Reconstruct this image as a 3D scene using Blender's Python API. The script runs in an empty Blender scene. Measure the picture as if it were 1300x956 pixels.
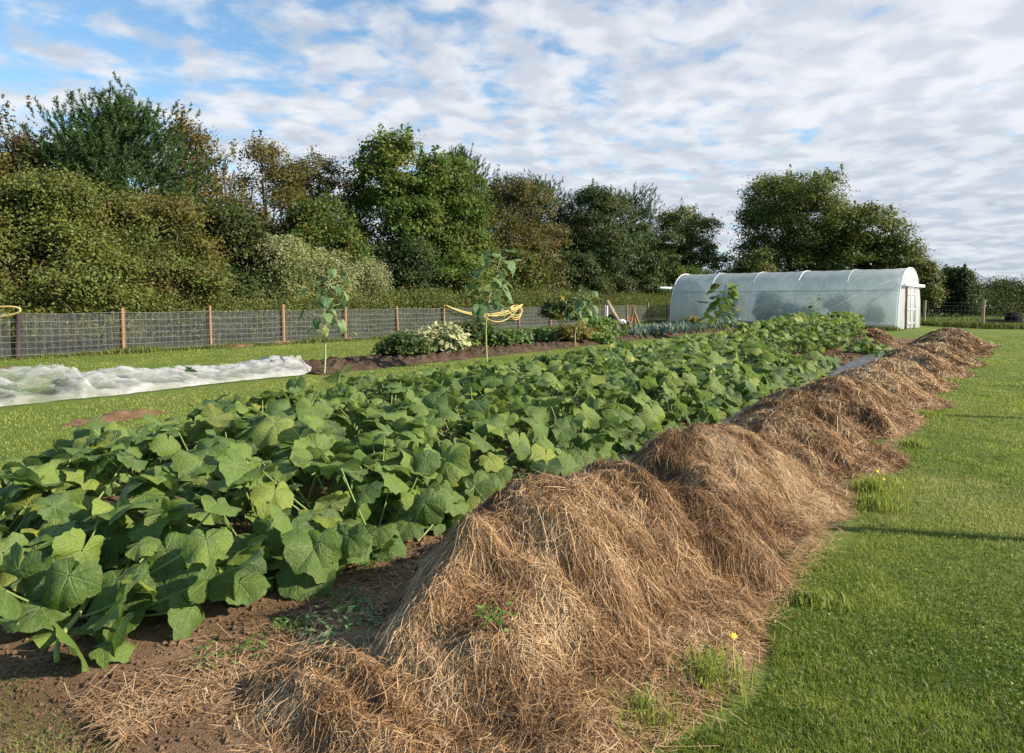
import bpy, math, numpy as np
from mathutils import Vector

scene = bpy.context.scene
COL = scene.collection
R = math.radians
PI = math.pi

# ------------------------------------------------------------------ layout
# The rows of the garden run 36 degrees right of the viewing direction.
# (n, s): n = metres across the rows (right positive), s = metres along them.
CX, SX = 0.588, 0.809
def P(n, s, z=0.0):
    return (CX * s + SX * n, SX * s - CX * n, z)
def ns(x, y):
    return SX * x - CX * y, CX * x + SX * y

EYE = 1.5
def on_line(px, n):
    """ground point on the garden line n that lies in the direction of bearing px"""
    t = (px - 650.0) / 867.0
    Y = -n / (CX - SX * t)
    return t * Y, Y
def rise(py, Y):
    return EYE + (380.0 - py) * Y / 867.0

# ------------------------------------------------------------------ noise
def _h(ix, iy, iz, seed):
    v = (ix.astype(np.int64) * 374761393 + iy.astype(np.int64) * 668265263 + iz.astype(np.int64) * 2147483647 + seed * 974634777) & 0xFFFFFFFF
    v = ((v ^ (v >> 13)) * 1274126177) & 0xFFFFFFFF
    v = ((v ^ (v >> 16)) * 2246822519) & 0xFFFFFFFF
    return ((v ^ (v >> 15)) & 0xFFFFFF) / float(0xFFFFFF)
def vn2(x, y, seed=0):
    x = np.asarray(x, float); y = np.asarray(y, float)
    ix = np.floor(x); iy = np.floor(y); fx = x - ix; fy = y - iy
    fx = fx * fx * (3 - 2 * fx); fy = fy * fy * (3 - 2 * fy)
    z = np.zeros_like(ix)
    a = _h(ix, iy, z, seed); b = _h(ix + 1, iy, z, seed)
    c = _h(ix, iy + 1, z, seed); d = _h(ix + 1, iy + 1, z, seed)
    return (a * (1 - fx) + b * fx) * (1 - fy) + (c * (1 - fx) + d * fx) * fy
def fbm(x, y, seed=0, octv=4):
    t = 0; a = .5; s = 0
    for i in range(octv):
        t = t + a * vn2(x * 2 ** i + 17.3 * i, y * 2 ** i - 9.1 * i, seed + i); s += a; a *= .5
    return t / s
def sm(a, b, x):
    t = np.clip((x - a) / (b - a), 0, 1)
    return t * t * (3 - 2 * t)
def unit(v):
    return v / (np.linalg.norm(v, axis=-1, keepdims=True) + 1e-9)

# ------------------------------------------------------------------ mesh building
class MB:
    """collects pieces (verts, faces, per-vertex tint / autumn / uv) into one mesh"""
    def __init__(s):
        s.V = []; s.F = []; s.T = []; s.A = []; s.U = []; s.n = 0
    def add(s, V, F, tint=0.5, aut=0.0, uv=None):
        V = np.asarray(V, float).reshape(-1, 3)
        m = len(V)
        for f in (F if isinstance(F, tuple) else (F,)): s.F.append(np.asarray(f, np.int64) + s.n)
        s.V.append(V); s.n += m
        s.T.append(np.broadcast_to(np.asarray(tint, float), (m,)) if np.ndim(tint) == 0 else np.asarray(tint, float).reshape(-1))
        s.A.append(np.broadcast_to(np.asarray(aut, float), (m,)) if np.ndim(aut) == 0 else np.asarray(aut, float).reshape(-1))
        s.U.append(np.zeros((m, 2)) if uv is None else np.asarray(uv, float).reshape(-1, 2))
        return s
    def mesh(s, name, mat, origin=(0, 0, 0), smooth=True):
        V = np.concatenate(s.V) - np.array(origin)
        T = np.concatenate(s.T); A = np.concatenate(s.A); U = np.concatenate(s.U)
        loops = np.concatenate([f.reshape(-1) for f in s.F])
        cnt = np.concatenate([np.full(len(f), f.shape[1]) for f in s.F])
        start = np.concatenate([[0], np.cumsum(cnt)[:-1]])
        me = bpy.data.meshes.new(name)
        me.vertices.add(len(V)); me.vertices.foreach_set('co', V.astype(np.float32).ravel())
        me.loops.add(len(loops)); me.loops.foreach_set('vertex_index', loops.astype(np.int32))
        me.polygons.add(len(cnt)); me.polygons.foreach_set('loop_start', start.astype(np.int32))
        me.polygons.foreach_set('use_smooth', np.full(len(cnt), smooth))
        me.update(calc_edges=True)
        a = me.attributes.new('tint', 'FLOAT', 'POINT'); a.data.foreach_set('value', T.astype(np.float32))
        a = me.attributes.new('autumn', 'FLOAT', 'POINT'); a.data.foreach_set('value', A.astype(np.float32))
        u = me.uv_layers.new(name='UVMap'); u.data.foreach_set('uv', U[loops].astype(np.float32).ravel())
        if mat: me.materials.append(mat)
        return me
    def build(s, name, mat, parent=None, origin=None, smooth=True):
        if origin is None: origin = tuple(parent.location) if parent else (0, 0, 0)
        me = s.mesh(name, mat, origin, smooth)
        o = bpy.data.objects.new(name, me); COL.objects.link(o)
        if parent: o.parent = parent
        else: o.location = origin
        return o

def tag(o, label=None, cat=None, group=None, kind=None):
    if label: o['label'] = label
    if cat: o['category'] = cat
    if group: o['group'] = group
    if kind: o['kind'] = kind
    return o
def empty(name, loc, label, cat, group=None):
    o = bpy.data.objects.new(name, None); COL.objects.link(o); o.location = loc
    o.empty_display_size = .2
    return tag(o, label, cat, group)

def tube_into(mb, pts, rad, n=6, tint=.5, aut=0., cap=True):
    pts = np.asarray(pts, float); m = len(pts)
    rad = np.broadcast_to(np.asarray(rad, float), (m,))
    tg = unit(np.gradient(pts, axis=0))
    ref = np.array([0, 0, 1.]) if abs(tg[:, 2]).mean() < .8 else np.array([1., 0, 0])
    b = unit(np.cross(tg, ref)); c = np.cross(b, tg)
    an = np.linspace(0, 2 * PI, n, endpoint=False)
    V = pts[:, None] + rad[:, None, None] * (np.cos(an)[None, :, None] * b[:, None] + np.sin(an)[None, :, None] * c[:, None])
    i = np.arange(m - 1)[:, None] * n; j = np.arange(n)[None]
    F = np.stack([i + j, i + (j + 1) % n, i + n + (j + 1) % n, i + n + j], -1).reshape(-1, 4)
    mb.add(V, F, tint, aut)
    if cap:
        for k in (0, m - 1):
            ring = V[k]; cc = ring.mean(0)
            VV = np.vstack([ring, cc]); FF = np.array([[a, (a + 1) % n, n] for a in range(n)])
            if k == 0: FF = FF[:, ::-1]
            mb.add(VV, FF, tint, aut)
def box_into(mb, c, sx, sy, sz, ax=None, tint=.5):
    """box centred on c, axes ax (3x3 rows) or world"""
    ax = np.eye(3) if ax is None else np.asarray(ax, float)
    V = []
    for k in (-1, 1):
        for j in (-1, 1):
            for i in (-1, 1):
                V.append(np.asarray(c) + ax[0] * i * sx / 2 + ax[1] * j * sy / 2 + ax[2] * k * sz / 2)
    F = [[0, 2, 3, 1], [4, 5, 7, 6], [0, 1, 5, 4], [2, 6, 7, 3], [0, 4, 6, 2], [1, 3, 7, 5]]
    mb.add(V, F, tint)
def grid_faces(nu, nv):
    i = np.arange(nu - 1)[:, None] * nv; j = np.arange(nv - 1)[None]
    return np.stack([i + j, i + nv + j, i + nv + j + 1, i + j + 1], -1).reshape(-1, 4)

# ------------------------------------------------------------------ materials
class NT:
    def __init__(s, name):
        s.m = bpy.data.materials.new(name); s.m.use_nodes = True
        s.t = s.m.node_tree; s.t.nodes.clear()
        s.out = s.n('ShaderNodeOutputMaterial')
    def n(s, ty, **kw):
        nd = s.t.nodes.new(ty)
        for k, v in kw.items(): setattr(nd, k, v)
        return nd
    def l(s, a, b): s.t.links.new(a, b)
    def val(s, sock, v):
        if hasattr(v, 'links') or isinstance(v, bpy.types.NodeSocket): s.l(v, sock)
        else: sock.default_value = v
    def math(s, op, a, b=None, c=None, clamp=False):
        nd = s.n('ShaderNodeMath', operation=op, use_clamp=clamp)
        s.val(nd.inputs[0], a)
        if b is not None: s.val(nd.inputs[1], b)
        if c is not None: s.val(nd.inputs[2], c)
        return nd.outputs[0]
    def mix(s, f, a, b):
        nd = s.n('ShaderNodeMix', data_type='RGBA')
        s.val(nd.inputs[0], f)
        for so, v in ((nd.inputs[6], a), (nd.inputs[7], b)):
            if isinstance(v, bpy.types.NodeSocket): s.l(v, so)
            else: so.default_value = (*v, 1)
        return nd.outputs[2]
    def ramp(s, f, stops):
        nd = s.n('ShaderNodeValToRGB'); e = nd.color_ramp.elements
        while len(e) < len(stops): e.new(.5)
        for el, (p, c) in zip(e, stops):
            el.position = p; el.color = (*c, 1) if len(c) == 3 else c
        s.val(nd.inputs[0], f); return nd.outputs[0]
    def maprange(s, v, a, b, c=0., d=1.):
        nd = s.n('ShaderNodeMapRange'); s.val(nd.inputs[0], v)
        for i, q in enumerate((a, b, c, d)): nd.inputs[i + 1].default_value = q
        return nd.outputs[0]
    def noise(s, scale, detail=4, rough=.55, coord='Object', vec=None, dist=0):
        nd = s.n('ShaderNodeTexNoise'); nd.inputs['Scale'].default_value = scale
        nd.inputs['Detail'].default_value = detail; nd.inputs['Roughness'].default_value = rough
        nd.inputs['Distortion'].default_value = dist
        if vec is None:
            if not hasattr(s, 'tc'): s.tc = s.n('ShaderNodeTexCoord')
            vec = s.tc.outputs[coord]
        s.l(vec, nd.inputs['Vector']); return nd.outputs['Fac']
    def attr(s, name):
        return s.n('ShaderNodeAttribute', attribute_name=name).outputs['Fac']
    def bump(s, h, strength=.5, dist=.02):
        b = s.n('ShaderNodeBump'); b.inputs['Strength'].default_value = strength
        b.inputs['Distance'].default_value = dist; s.l(h, b.inputs['Height']); return b.outputs[0]
    def pbsdf(s, col, rough=.7, normal=None, spec=.5, metal=0., sheen=0.):
        b = s.n('ShaderNodeBsdfPrincipled')
        if isinstance(col, bpy.types.NodeSocket): s.l(col, b.inputs['Base Color'])
        else: b.inputs['Base Color'].default_value = (*col, 1)
        s.val(b.inputs['Roughness'], rough)
        b.inputs['Specular IOR Level'].default_value = spec; b.inputs['Metallic'].default_value = metal
        if normal is not None: s.l(normal, b.inputs['Normal'])
        return b.outputs[0]
    def shmix(s, f, a, b):
        nd = s.n('ShaderNodeMixShader'); s.val(nd.inputs[0], f); s.l(a, nd.inputs[1]); s.l(b, nd.inputs[2]); return nd.outputs[0]
    def translucent(s, col, normal=None):
        t = s.n('ShaderNodeBsdfTranslucent')
        if isinstance(col, bpy.types.NodeSocket): s.l(col, t.inputs[0])
        else: t.inputs[0].default_value = (*col, 1)
        if normal is not None: s.l(normal, t.inputs['Normal'])
        return t.outputs[0]
    def transparent(s, col=(1, 1, 1)):
        t = s.n('ShaderNodeBsdfTransparent'); t.inputs[0].default_value = (*col, 1); return t.outputs[0]
    def done(s, sh):
        s.l(sh, s.out.inputs[0]); return s.m

def foliage_mat(name, dark, mid, light, autumn=(.16, .07, .025), trans=.32, rough=.55, spec=.25, scale=.6):
    k = NT(name)
    t = k.attr('tint'); a = k.attr('autumn')
    c = k.ramp(t, [(0, dark), (.5, mid), (1, light)])
    nz = k.noise(scale, 3)
    c2 = k.mix(k.maprange(nz, .3, .7), c, k.mix(.45, c, light))
    c3 = k.mix(a, c2, autumn)
    hs = k.n('ShaderNodeHueSaturation'); hs.inputs['Saturation'].default_value = 1.05; hs.inputs['Value'].default_value = 1.25
    k.l(c3, hs.inputs['Color'])
    sh = k.shmix(trans, k.pbsdf(c3, rough, spec=spec), k.translucent(hs.outputs[0]))
    return k.done(sh)

def plain(name, col, rough=.7, spec=.4, nscale=6, var=.35, bump=.2, bdist=.01, coord='Object', metal=0):
    k = NT(name)
    nz = k.noise(nscale, 5, coord=coord)
    d = tuple(c * (1 - var) for c in col); l = tuple(min(1, c * (1 + var)) for c in col)
    c = k.ramp(nz, [(.25, d), (.75, l)])
    return k.done(k.pbsdf(c, rough, k.bump(nz, bump, bdist), spec, metal))

def mat_lawn():
    k = NT('lawn_grass')
    a = k.noise(.5, 4); b = k.noise(5, 5, .6); c = k.noise(60, 4, .7); d = k.noise(1.7, 4, .6)
    base = k.ramp(b, [(.3, (.095, .150, .020)), (.55, (.145, .200, .030)), (.75, (.21, .245, .055))])
    base = k.mix(k.maprange(a, .4, .65), base, k.mix(.5, base, (.24, .25, .06)))
    base = k.mix(k.maprange(d, .55, .75, 0, .5), base, (.045, .095, .015))
    base = k.mix(k.maprange(c, .3, .7, 0, .55), k.mix(.5, base, (.035, .07, .012)), base)
    # mown stripes along the rows
    h = k.math('ADD', k.math('MULTIPLY', c, .6), b)
    return k.done(k.pbsdf(base, .85, k.bump(h, .8, .03), .15))
def mat_soil(name='garden_soil', dark=(.070, .042, .024), mid=(.165, .102, .058), light=(.27, .180, .110)):
    k = NT(name)
    b = k.noise(3, 6, .65); c = k.noise(38, 5, .7); d = k.noise(140, 3, .6)
    v = k.math('ADD', k.math('MULTIPLY', b, .5), k.math('MULTIPLY', c, .5))
    base = k.ramp(v, [(.32, dark), (.5, mid), (.68, light)])
    base = k.mix(k.maprange(d, .55, .72, 0, .6), base, (.27, .19, .12))
    return k.done(k.pbsdf(base, .95, k.bump(k.math('ADD', c, k.math('MULTIPLY', d, .5)), 1., .02), .1))
def mat_hay(name='dry_grass_hay'):
    k = NT(name)
    t = k.attr('tint')
    c = k.ramp(t, [(0, (.070, .038, .017)), (.3, (.205, .115, .053)), (.65, (.375, .235, .118)), (1, (.62, .46, .275))])
    nz = k.noise(2.2, 5, .6)
    c = k.mix(k.maprange(nz, .42, .7, 0, .5), c, k.mix(.6, c, (.27, .13, .05)))
    return k.done(k.pbsdf(c, .7, spec=.25))
def mat_haybase():
    k = NT('matted_hay')
    w = k.noise(30, 6, .7); b = k.noise(3, 5)
    c = k.ramp(w, [(.25, (.08, .044, .019)), (.5, (.22, .125, .056)), (.75, (.35, .22, .105))])
    c = k.mix(k.maprange(b, .4, .7, 0, .5), c, (.08, .045, .022))
    return k.done(k.pbsdf(c, .9, k.bump(w, 1., .03), .1))
def mat_pumpkin_leaf():
    k = NT('pumpkin_leaf')
    uv = k.n('ShaderNodeUVMap'); sp = k.n('ShaderNodeSeparateXYZ'); k.l(uv.outputs[0], sp.inputs[0])
    x, y = sp.outputs[0], sp.outputs[1]
    ang = k.math('ARCTAN2', y, x)
    r = k.math('SQRT', k.math('ADD', k.math('MULTIPLY', x, x), k.math('MULTIPLY', y, y)))
    per = R(46)
    loc = k.math('SUBTRACT', k.math('PINGPONG', k.math('ADD', k.math('ABSOLUTE', ang), 0.), per / 1.0), 0.)
    # pingpong with period: distance from nearest multiple of 2*per -> use half period
    loc = k.math('PINGPONG', k.math('ABSOLUTE', ang), per / 2)
    loc = k.math('ABSOLUTE', k.math('SUBTRACT', k.math('MODULO', k.math('ADD', k.math('ABSOLUTE', ang), per / 2), per), per / 2))
    d = k.math('MULTIPLY', r, k.math('SINE', loc)); al = k.math('MULTIPLY', r, k.math('COSINE', loc))
    main = k.math('SUBTRACT', 1., k.maprange(k.math('DIVIDE', d, k.math('SUBTRACT', 1.25, r)), .008, .026), clamp=True)
    q = k.math('FRACT', k.math('MULTIPLY', k.math('SUBTRACT', al, k.math('MULTIPLY', d, 1.1)), 5.5))
    q = k.math('ABSOLUTE', k.math('SUBTRACT', q, .5))
    sec = k.math('MULTIPLY', k.maprange(q, .43, .5), .55)
    vein = k.math('MAXIMUM', main, sec)
    t = k.attr('tint'); a = k.attr('autumn')
    n1 = k.noise(9, 4, .6); n2 = k.noise(45, 4, .65); n3 = k.noise(170, 2, .6)
    base = k.ramp(t, [(0, (.038, .085, .013)), (.45, (.104, .172, .021)), (.8, (.185, .252, .034)), (1, (.29, .32, .06))])
    base = k.mix(k.maprange(n1, .4, .68, 0, .55), base, (.135, .195, .075))
    base = k.mix(k.maprange(n2, .58, .74, 0, .55), base, (.26, .31, .20))      # mildew flecks
    base = k.mix(k.math('MULTIPLY', vein, .55), base, (.27, .34, .15))
    edge = k.math('MULTIPLY', k.maprange(r, .72, 1.05, 0, 1), k.maprange(n1, .35, .65, .1, .8))
    base = k.mix(k.math('MULTIPLY', edge, k.maprange(t, .5, 1., .1, .75)), base, (.26, .27, .05))
    yel = k.ramp(n2, [(.3, (.42, .33, .03)), (.7, (.34, .36, .05))])
    base = k.mix(a, base, yel)
    geo = k.n('ShaderNodeNewGeometry')
    back = k.mix(k.math('MULTIPLY', geo.outputs['Backfacing'], .55), base, (.15, .21, .10))
    h = k.math('ADD', k.math('MULTIPLY', vein, -.45), k.math('ADD', k.math('MULTIPLY', n2, 1.6), k.math('MULTIPLY', n3, .35)))
    nm = k.bump(h, .75, .010)
    hs = k.n('ShaderNodeHueSaturation'); hs.inputs['Saturation'].default_value = 1.1; hs.inputs['Value'].default_value = 1.7
    k.l(back, hs.inputs['Color'])
    ty = k.mix(.35, hs.outputs[0], (.25, .38, .02))
    sh = k.shmix(.30, k.pbsdf(back, .52, nm, .38), k.translucent(ty, nm))
    return k.done(sh)
def mat_net():
    k = NT('white_crop_netting')
    n1 = k.noise(2.2, 5, .6, dist=1.5); n2 = k.noise(14, 4, .6)
    col = k.ramp(n2, [(.3, (.58, .59, .60)), (.7, (.80, .80, .80))])
    dif = k.shmix(.35, k.pbsdf(col, .6, k.bump(n2, .4, .03), .3), k.translucent((.5, .5, .5)))
    t = k.attr('tint')
    f = k.math('ADD', k.math('MULTIPLY', t, .55), k.maprange(n1, .3, .7, .02, .16), clamp=True)
    return k.done(k.shmix(f, k.transparent((.97, .98, .97)), dif))
def mat_poly(alpha=.60, tint=(.52, .585, .60)):
    k = NT('polythene_sheet')
    n1 = k.noise(1.1, 4, .6); n2 = k.noise(7, 3)
    geo = k.n('ShaderNodeNewGeometry'); sp = k.n('ShaderNodeSeparateXYZ'); k.l(geo.outputs['Position'], sp.inputs[0])
    hz = k.maprange(sp.outputs[2], .4, 2.9)     # more opaque and whiter towards the crown, clearer sides
    f = k.math('ADD', k.maprange(n1, .3, .7, alpha - .10, alpha + .08), k.math('MULTIPLY', hz, .34), clamp=True)
    dif = k.shmix(.60, k.pbsdf(tint, .28, k.bump(n2, .15, .02), .6), k.translucent(tuple(c * 1.12 for c in tint)))
    rf = k.n('ShaderNodeBsdfRefraction'); rf.inputs['Color'].default_value = (.86, .93, .92, 1); rf.inputs['Roughness'].default_value = .22; rf.inputs['IOR'].default_value = 1.12
    thru = k.shmix(.6, k.transparent((.85, .93, .92)), rf.outputs[0])
    return k.done(k.shmix(f, thru, dif))
def mat_windbreak():
    k = NT('windbreak_mesh')
    n1 = k.noise(1.3, 4, .6)
    return k.done(k.shmix(k.maprange(n1, .3, .7, .28, .58), k.transparent(), k.pbsdf((.075, .08, .08), .8, spec=.2)))
def mat_wood(name, col, var=.35):
    k = NT(name)
    tc = k.n('ShaderNodeTexCoord'); mp = k.n('ShaderNodeMapping'); mp.inputs['Scale'].default_value = (30, 30, 2.5)
    k.l(tc.outputs['Object'], mp.inputs[0])
    nz = k.noise(1, 5, .6, vec=mp.outputs[0])
    c = k.ramp(nz, [(.25, tuple(q * (1 - var) for q in col)), (.75, tuple(min(1, q * (1 + var)) for q in col))])
    return k.done(k.pbsdf(c, .8, k.bump(nz, .4, .008), .25))

M = {}
M['lawn'] = mat_lawn()
M['rough'] = plain('rough_grass', (.07, .10, .03), .9, .1, 2.5, .5, .6, .05)
M['soil'] = mat_soil()
M['clods'] = mat_soil('dug_soil', (.030, .021, .014), (.068, .046, .031), (.15, .103, .070))
M['hay'] = mat_hay(); M['haybase'] = mat_haybase()
M['pumpkin'] = mat_pumpkin_leaf()
M['stem'] = foliage_mat('green_stem', (.09, .15, .03), (.16, .23, .06), (.28, .34, .12), (.3, .25, .1), .1, scale=5)
M['palestem'] = foliage_mat('pale_stem', (.22, .26, .10), (.30, .33, .14), (.38, .40, .2), (.3, .25, .1), .05, scale=5)
M['flower'] = foliage_mat('orange_flower', (.62, .33, .06), (.70, .46, .12), (.66, .56, .30), (.6, .3, .1), .35)
M['grass'] = foliage_mat('grass_blade', (.080, .135, .017), (.175, .240, .036), (.31, .345, .08), (.50, .42, .20), .38, .5, .3)
M['net'] = mat_net(); M['poly'] = mat_poly()
M['polyend'] = mat_poly(.90, (.86, .87, .88)); M['polyend'].name = 'white_polythene'
M['wind'] = mat_windbreak()
M['steel'] = plain('galvanised_tube', (.52, .54, .55), .4, .5, 20, .15, .05, metal=.6)
M['wire'] = plain('fence_wire', (.28, .29, .28), .5, .5, 20, .1, .05, metal=.2)
M['post'] = mat_wood('round_post_wood', (.29, .165, .09))
M['palepost'] = mat_wood('weathered_wood', (.34, .26, .17))
M['darkpost'] = mat_wood('dark_tarred_wood', (.05, .035, .035))
M['white'] = plain('white_paint', (.78, .79, .80), .5, .4, 10, .06, .05)
M['bark'] = plain('bark', (.10, .085, .065), .9, .2, 8, .4, .7, .03)
M['plastic'] = plain('black_plastic_sheet', (.035, .036, .04), .28, .6, 5, .4, .5, .03)
M['black'] = plain('black_rubber', (.010, .010, .011), .9, .1, 8, .2, .2)
M['hose'] = plain('yellow_hose', (.56, .41, .14), .55, .5, 8, .15, .05)
M['fabric'] = plain('white_cloth', (.75, .74, .70), .9, .2, 12, .1, .3)
# foliage kinds
M['pine'] = foliage_mat('pine_needles', (.022, .052, .016), (.042, .085, .025), (.085, .14, .040), (.14, .08, .03), .15)
M['maple'] = foliage_mat('maple_leaves', (.026, .062, .010), (.062, .118, .018), (.14, .20, .036), (.17, .10, .025))
M['darktree'] = foliage_mat('dark_tree_leaves', (.018, .042, .014), (.036, .070, .018), (.075, .115, .030), (.12, .07, .025))
M['autumn'] = foliage_mat('autumn_leaves', (.045, .052, .014), (.085, .085, .022), (.15, .14, .035), (.18, .095, .028))
M['haw'] = foliage_mat('hawthorn_leaves', (.040, .055, .010), (.084, .116, .022), (.165, .195, .045), (.17, .085, .035))
M['reddish'] = foliage_mat('bronze_leaves', (.048, .052, .016), (.082, .085, .024), (.13, .13, .036), (.17, .085, .03))
M['bramble'] = foliage_mat('bramble_leaves', (.040, .065, .014), (.095, .135, .028), (.18, .21, .05), (.2, .15, .07))
M['clematis'] = foliage_mat('clematis_leaves', (.07, .095, .025), (.14, .175, .05), (.25, .28, .10), (.50, .46, .32))
M['ash'] = foliage_mat('ash_leaves', (.034, .060, .012), (.080, .115, .020), (.155, .19, .036), (.16, .12, .03))
M['leek'] = foliage_mat('leek_leaves', (.06, .12, .08), (.12, .19, .14), (.22, .30, .24), (.4, .3, .12), .2, .45, .5)
M['feather'] = foliage_mat('feathery_green', (.05, .12, .02), (.09, .18, .035), (.14, .25, .06), (.25, .2, .05))
M['palebean'] = foliage_mat('pale_fading_leaves', (.16, .20, .07), (.30, .33, .15), (.45, .46, .26), (.45, .40, .2))
M['deep'] = foliage_mat('deep_green_leaves', (.018, .045, .012), (.035, .075, .02), (.07, .12, .035), (.3, .26, .05))
M['rust'] = foliage_mat('yellowing_leaves', (.09, .10, .025), (.17, .17, .04), (.27, .24, .07), (.24, .12, .04))
M['bluegreen'] = foliage_mat('blue_green_leaves', (.04, .09, .035), (.085, .155, .06), (.17, .25, .10), (.3, .3, .06))
M['yellow'] = plain('yellow_petals', (.80, .58, .05), .6, .3, 8, .2, .1)
M['red'] = plain('red_petals', (.45, .05, .03), .6, .3, 8, .2, .1)

# ------------------------------------------------------------------ setting: ground
def sheet(name, xs, ys, z, mat, wob=0.0, kind='structure'):
    X, Y = np.meshgrid(xs, ys, indexing='ij')
    Z = z + wob * (fbm(X * .35, Y * .35, 5) - .5)
    mb = MB(); mb.add(np.stack([X, Y, Z], -1), grid_faces(len(xs), len(ys)))
    return tag(mb.build(name, mat), kind=kind)
mb = MB()
mb.add([(-900, -300, 0), (900, -300, 0), (900, 1500, 0), (-900, 1500, 0)], [[0, 1, 2, 3]])
tag(mb.build('ground', M['lawn']), kind='structure')

def strip(name, n0, n1, s0, s1, z, mat, jitter=.12, seed=1, step=.08, hfun=None, kind='structure', fine=None):
    """ground patch with an uneven outline in the (n, s) frame"""
    sN = max(int((s1 - s0) / step), 4); nN = max(int((n1 - n0) / (fine or step)), 4)
    S = np.linspace(s0, s1, sN); U = np.linspace(0, 1, nN)
    e0 = (np.maximum(n0, -5.6 - (S - 1.) * .45) if name == 'soil' else n0) + jitter * (fbm(S * 1.7, S * 0 + 3, seed) - .5) * 2.2
    e1 = n1 + jitter * (fbm(S * 1.7, S * 0 + 9, seed + 7) - .5) * 2.2
    N = e0[:, None] * (1 - U) + e1[:, None] * U
    SS = S[:, None] + 0 * U + jitter * 2 * (vn2(N * 2.1, N * 0, seed + 2) - .5)
    x = CX * SS + SX * N; y = SX * SS - CX * N
    Z = z + (hfun(N, SS, U[None] + 0 * SS) if hfun is not None else 0 * SS)
    mb = MB(); mb.add(np.stack([x, y, Z], -1), grid_faces(sN, nN))
    o = mb.build(name, mat)
    return tag(o, kind=kind) if kind else o

def bare(N, S, U):
    e = sm(0, .06, U) * sm(0, .06, 1 - U) * sm(.8, 1.25, S)
    return e * (.012 + .05 * (fbm(N * 1.5, S * 1.5, 3) - .35) + .018 * fbm(N * 14, S * 14, 4))
strip('soil', -7.25, -1.6, .80, 29.5, .004, M['soil'], .16, 11, .07, bare)
def clods(N, S, U):
    e = sm(0, .22, U) * sm(0, .16, 1 - U) * sm(8.5, 9.0, S)
    a = vn2(N * 6, S * 6, 31); b = vn2(N * 13, S * 13, 32)
    return .72 * e * (.02 + .05 * a + .13 * vn2(N * 11, S * 9, 35) ** 2 + .10 * np.abs(b - .5) + .08 * vn2(N * 24, S * 22, 33) ** 1.5 + .05 * fbm(N, S, 34))
strip('dug_soil_bed', -13.1, -10.95, 8.5, 36.5, .004, M['clods'], .18, 21, .03, clods, fine=.03)

# rough ground beyond the wire fence and beyond the far fence
strip('rough_grass_verge', -60, -20.9, -25, 150, .006, M['rough'], .2, 41, .8)
# dug earth patches at the lawn edges
for i, (n, s, a, b) in enumerate(((-9.0, 3.9, .20, .62), (-19.6, 12.3, .35, .8), (-19.7, 14.0, .25, .7), (-19.6, 16.5, .3, .5), (-17.6, 4.7, .5, .8))):
    th = np.linspace(0, 2 * PI, 40, endpoint=False); rr = np.linspace(0, 1, 12)
    TH, RR = np.meshgrid(th, rr, indexing='ij')
    wob = 1 + .35 * (vn2(np.cos(TH) * 2 + i * 9, np.sin(TH) * 2, 71) - .5)
    N = n + a * RR * wob * np.cos(TH); S = s + b * RR * wob * np.sin(TH)
    Z = .006 + (1 - RR ** 2) * (.03 + .10 * vn2(N * 8, S * 8, 72))
    V = np.stack([CX * S + SX * N, SX * S - CX * N, Z], -1)
    F = grid_faces(40, 12); k = 39 * 12
    F2 = np.array([[k + j, j, j + 1, k + j + 1] for j in range(11)])
    mb = MB(); mb.add(V, np.vstack([F, F2]))
    o = mb.build('soil_patch', M['soil']); tag(o, kind='structure')

# black mulch sheet along the heaps' side of the pumpkin bed
def wrinkle(N, S, U):
    return .045 + .10 * np.abs(fbm(N * 5, S * 2.2, 81) - .5) + .05 * vn2(N * 14, S * 6, 82) * 1 + .02 * sm(.8, 1, U)
for a, b, n0, n1 in ((4.2, 9.3, -2.95, -2.5), (9.6, 13.2, -3.15, -2.3), (13.8, 22.5, -2.85, -2.2)):
    o = strip('plastic_sheet', n0, n1, a, b, .0, M['plastic'], .07, int(a * 10), .06, wrinkle, kind=None)
    tag(o, {4.2: 'crumpled black mulch sheet showing between nearest pumpkin leaves and hay', 9.6: 'glossy black mulch sheet strip beside the fourth and fifth hay heaps', 13.8: 'wrinkled black mulch sheet by the bare earth gap near the far heaps'}[a], 'plastic sheet', 'black mulch sheets along the pumpkin bed')

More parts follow.
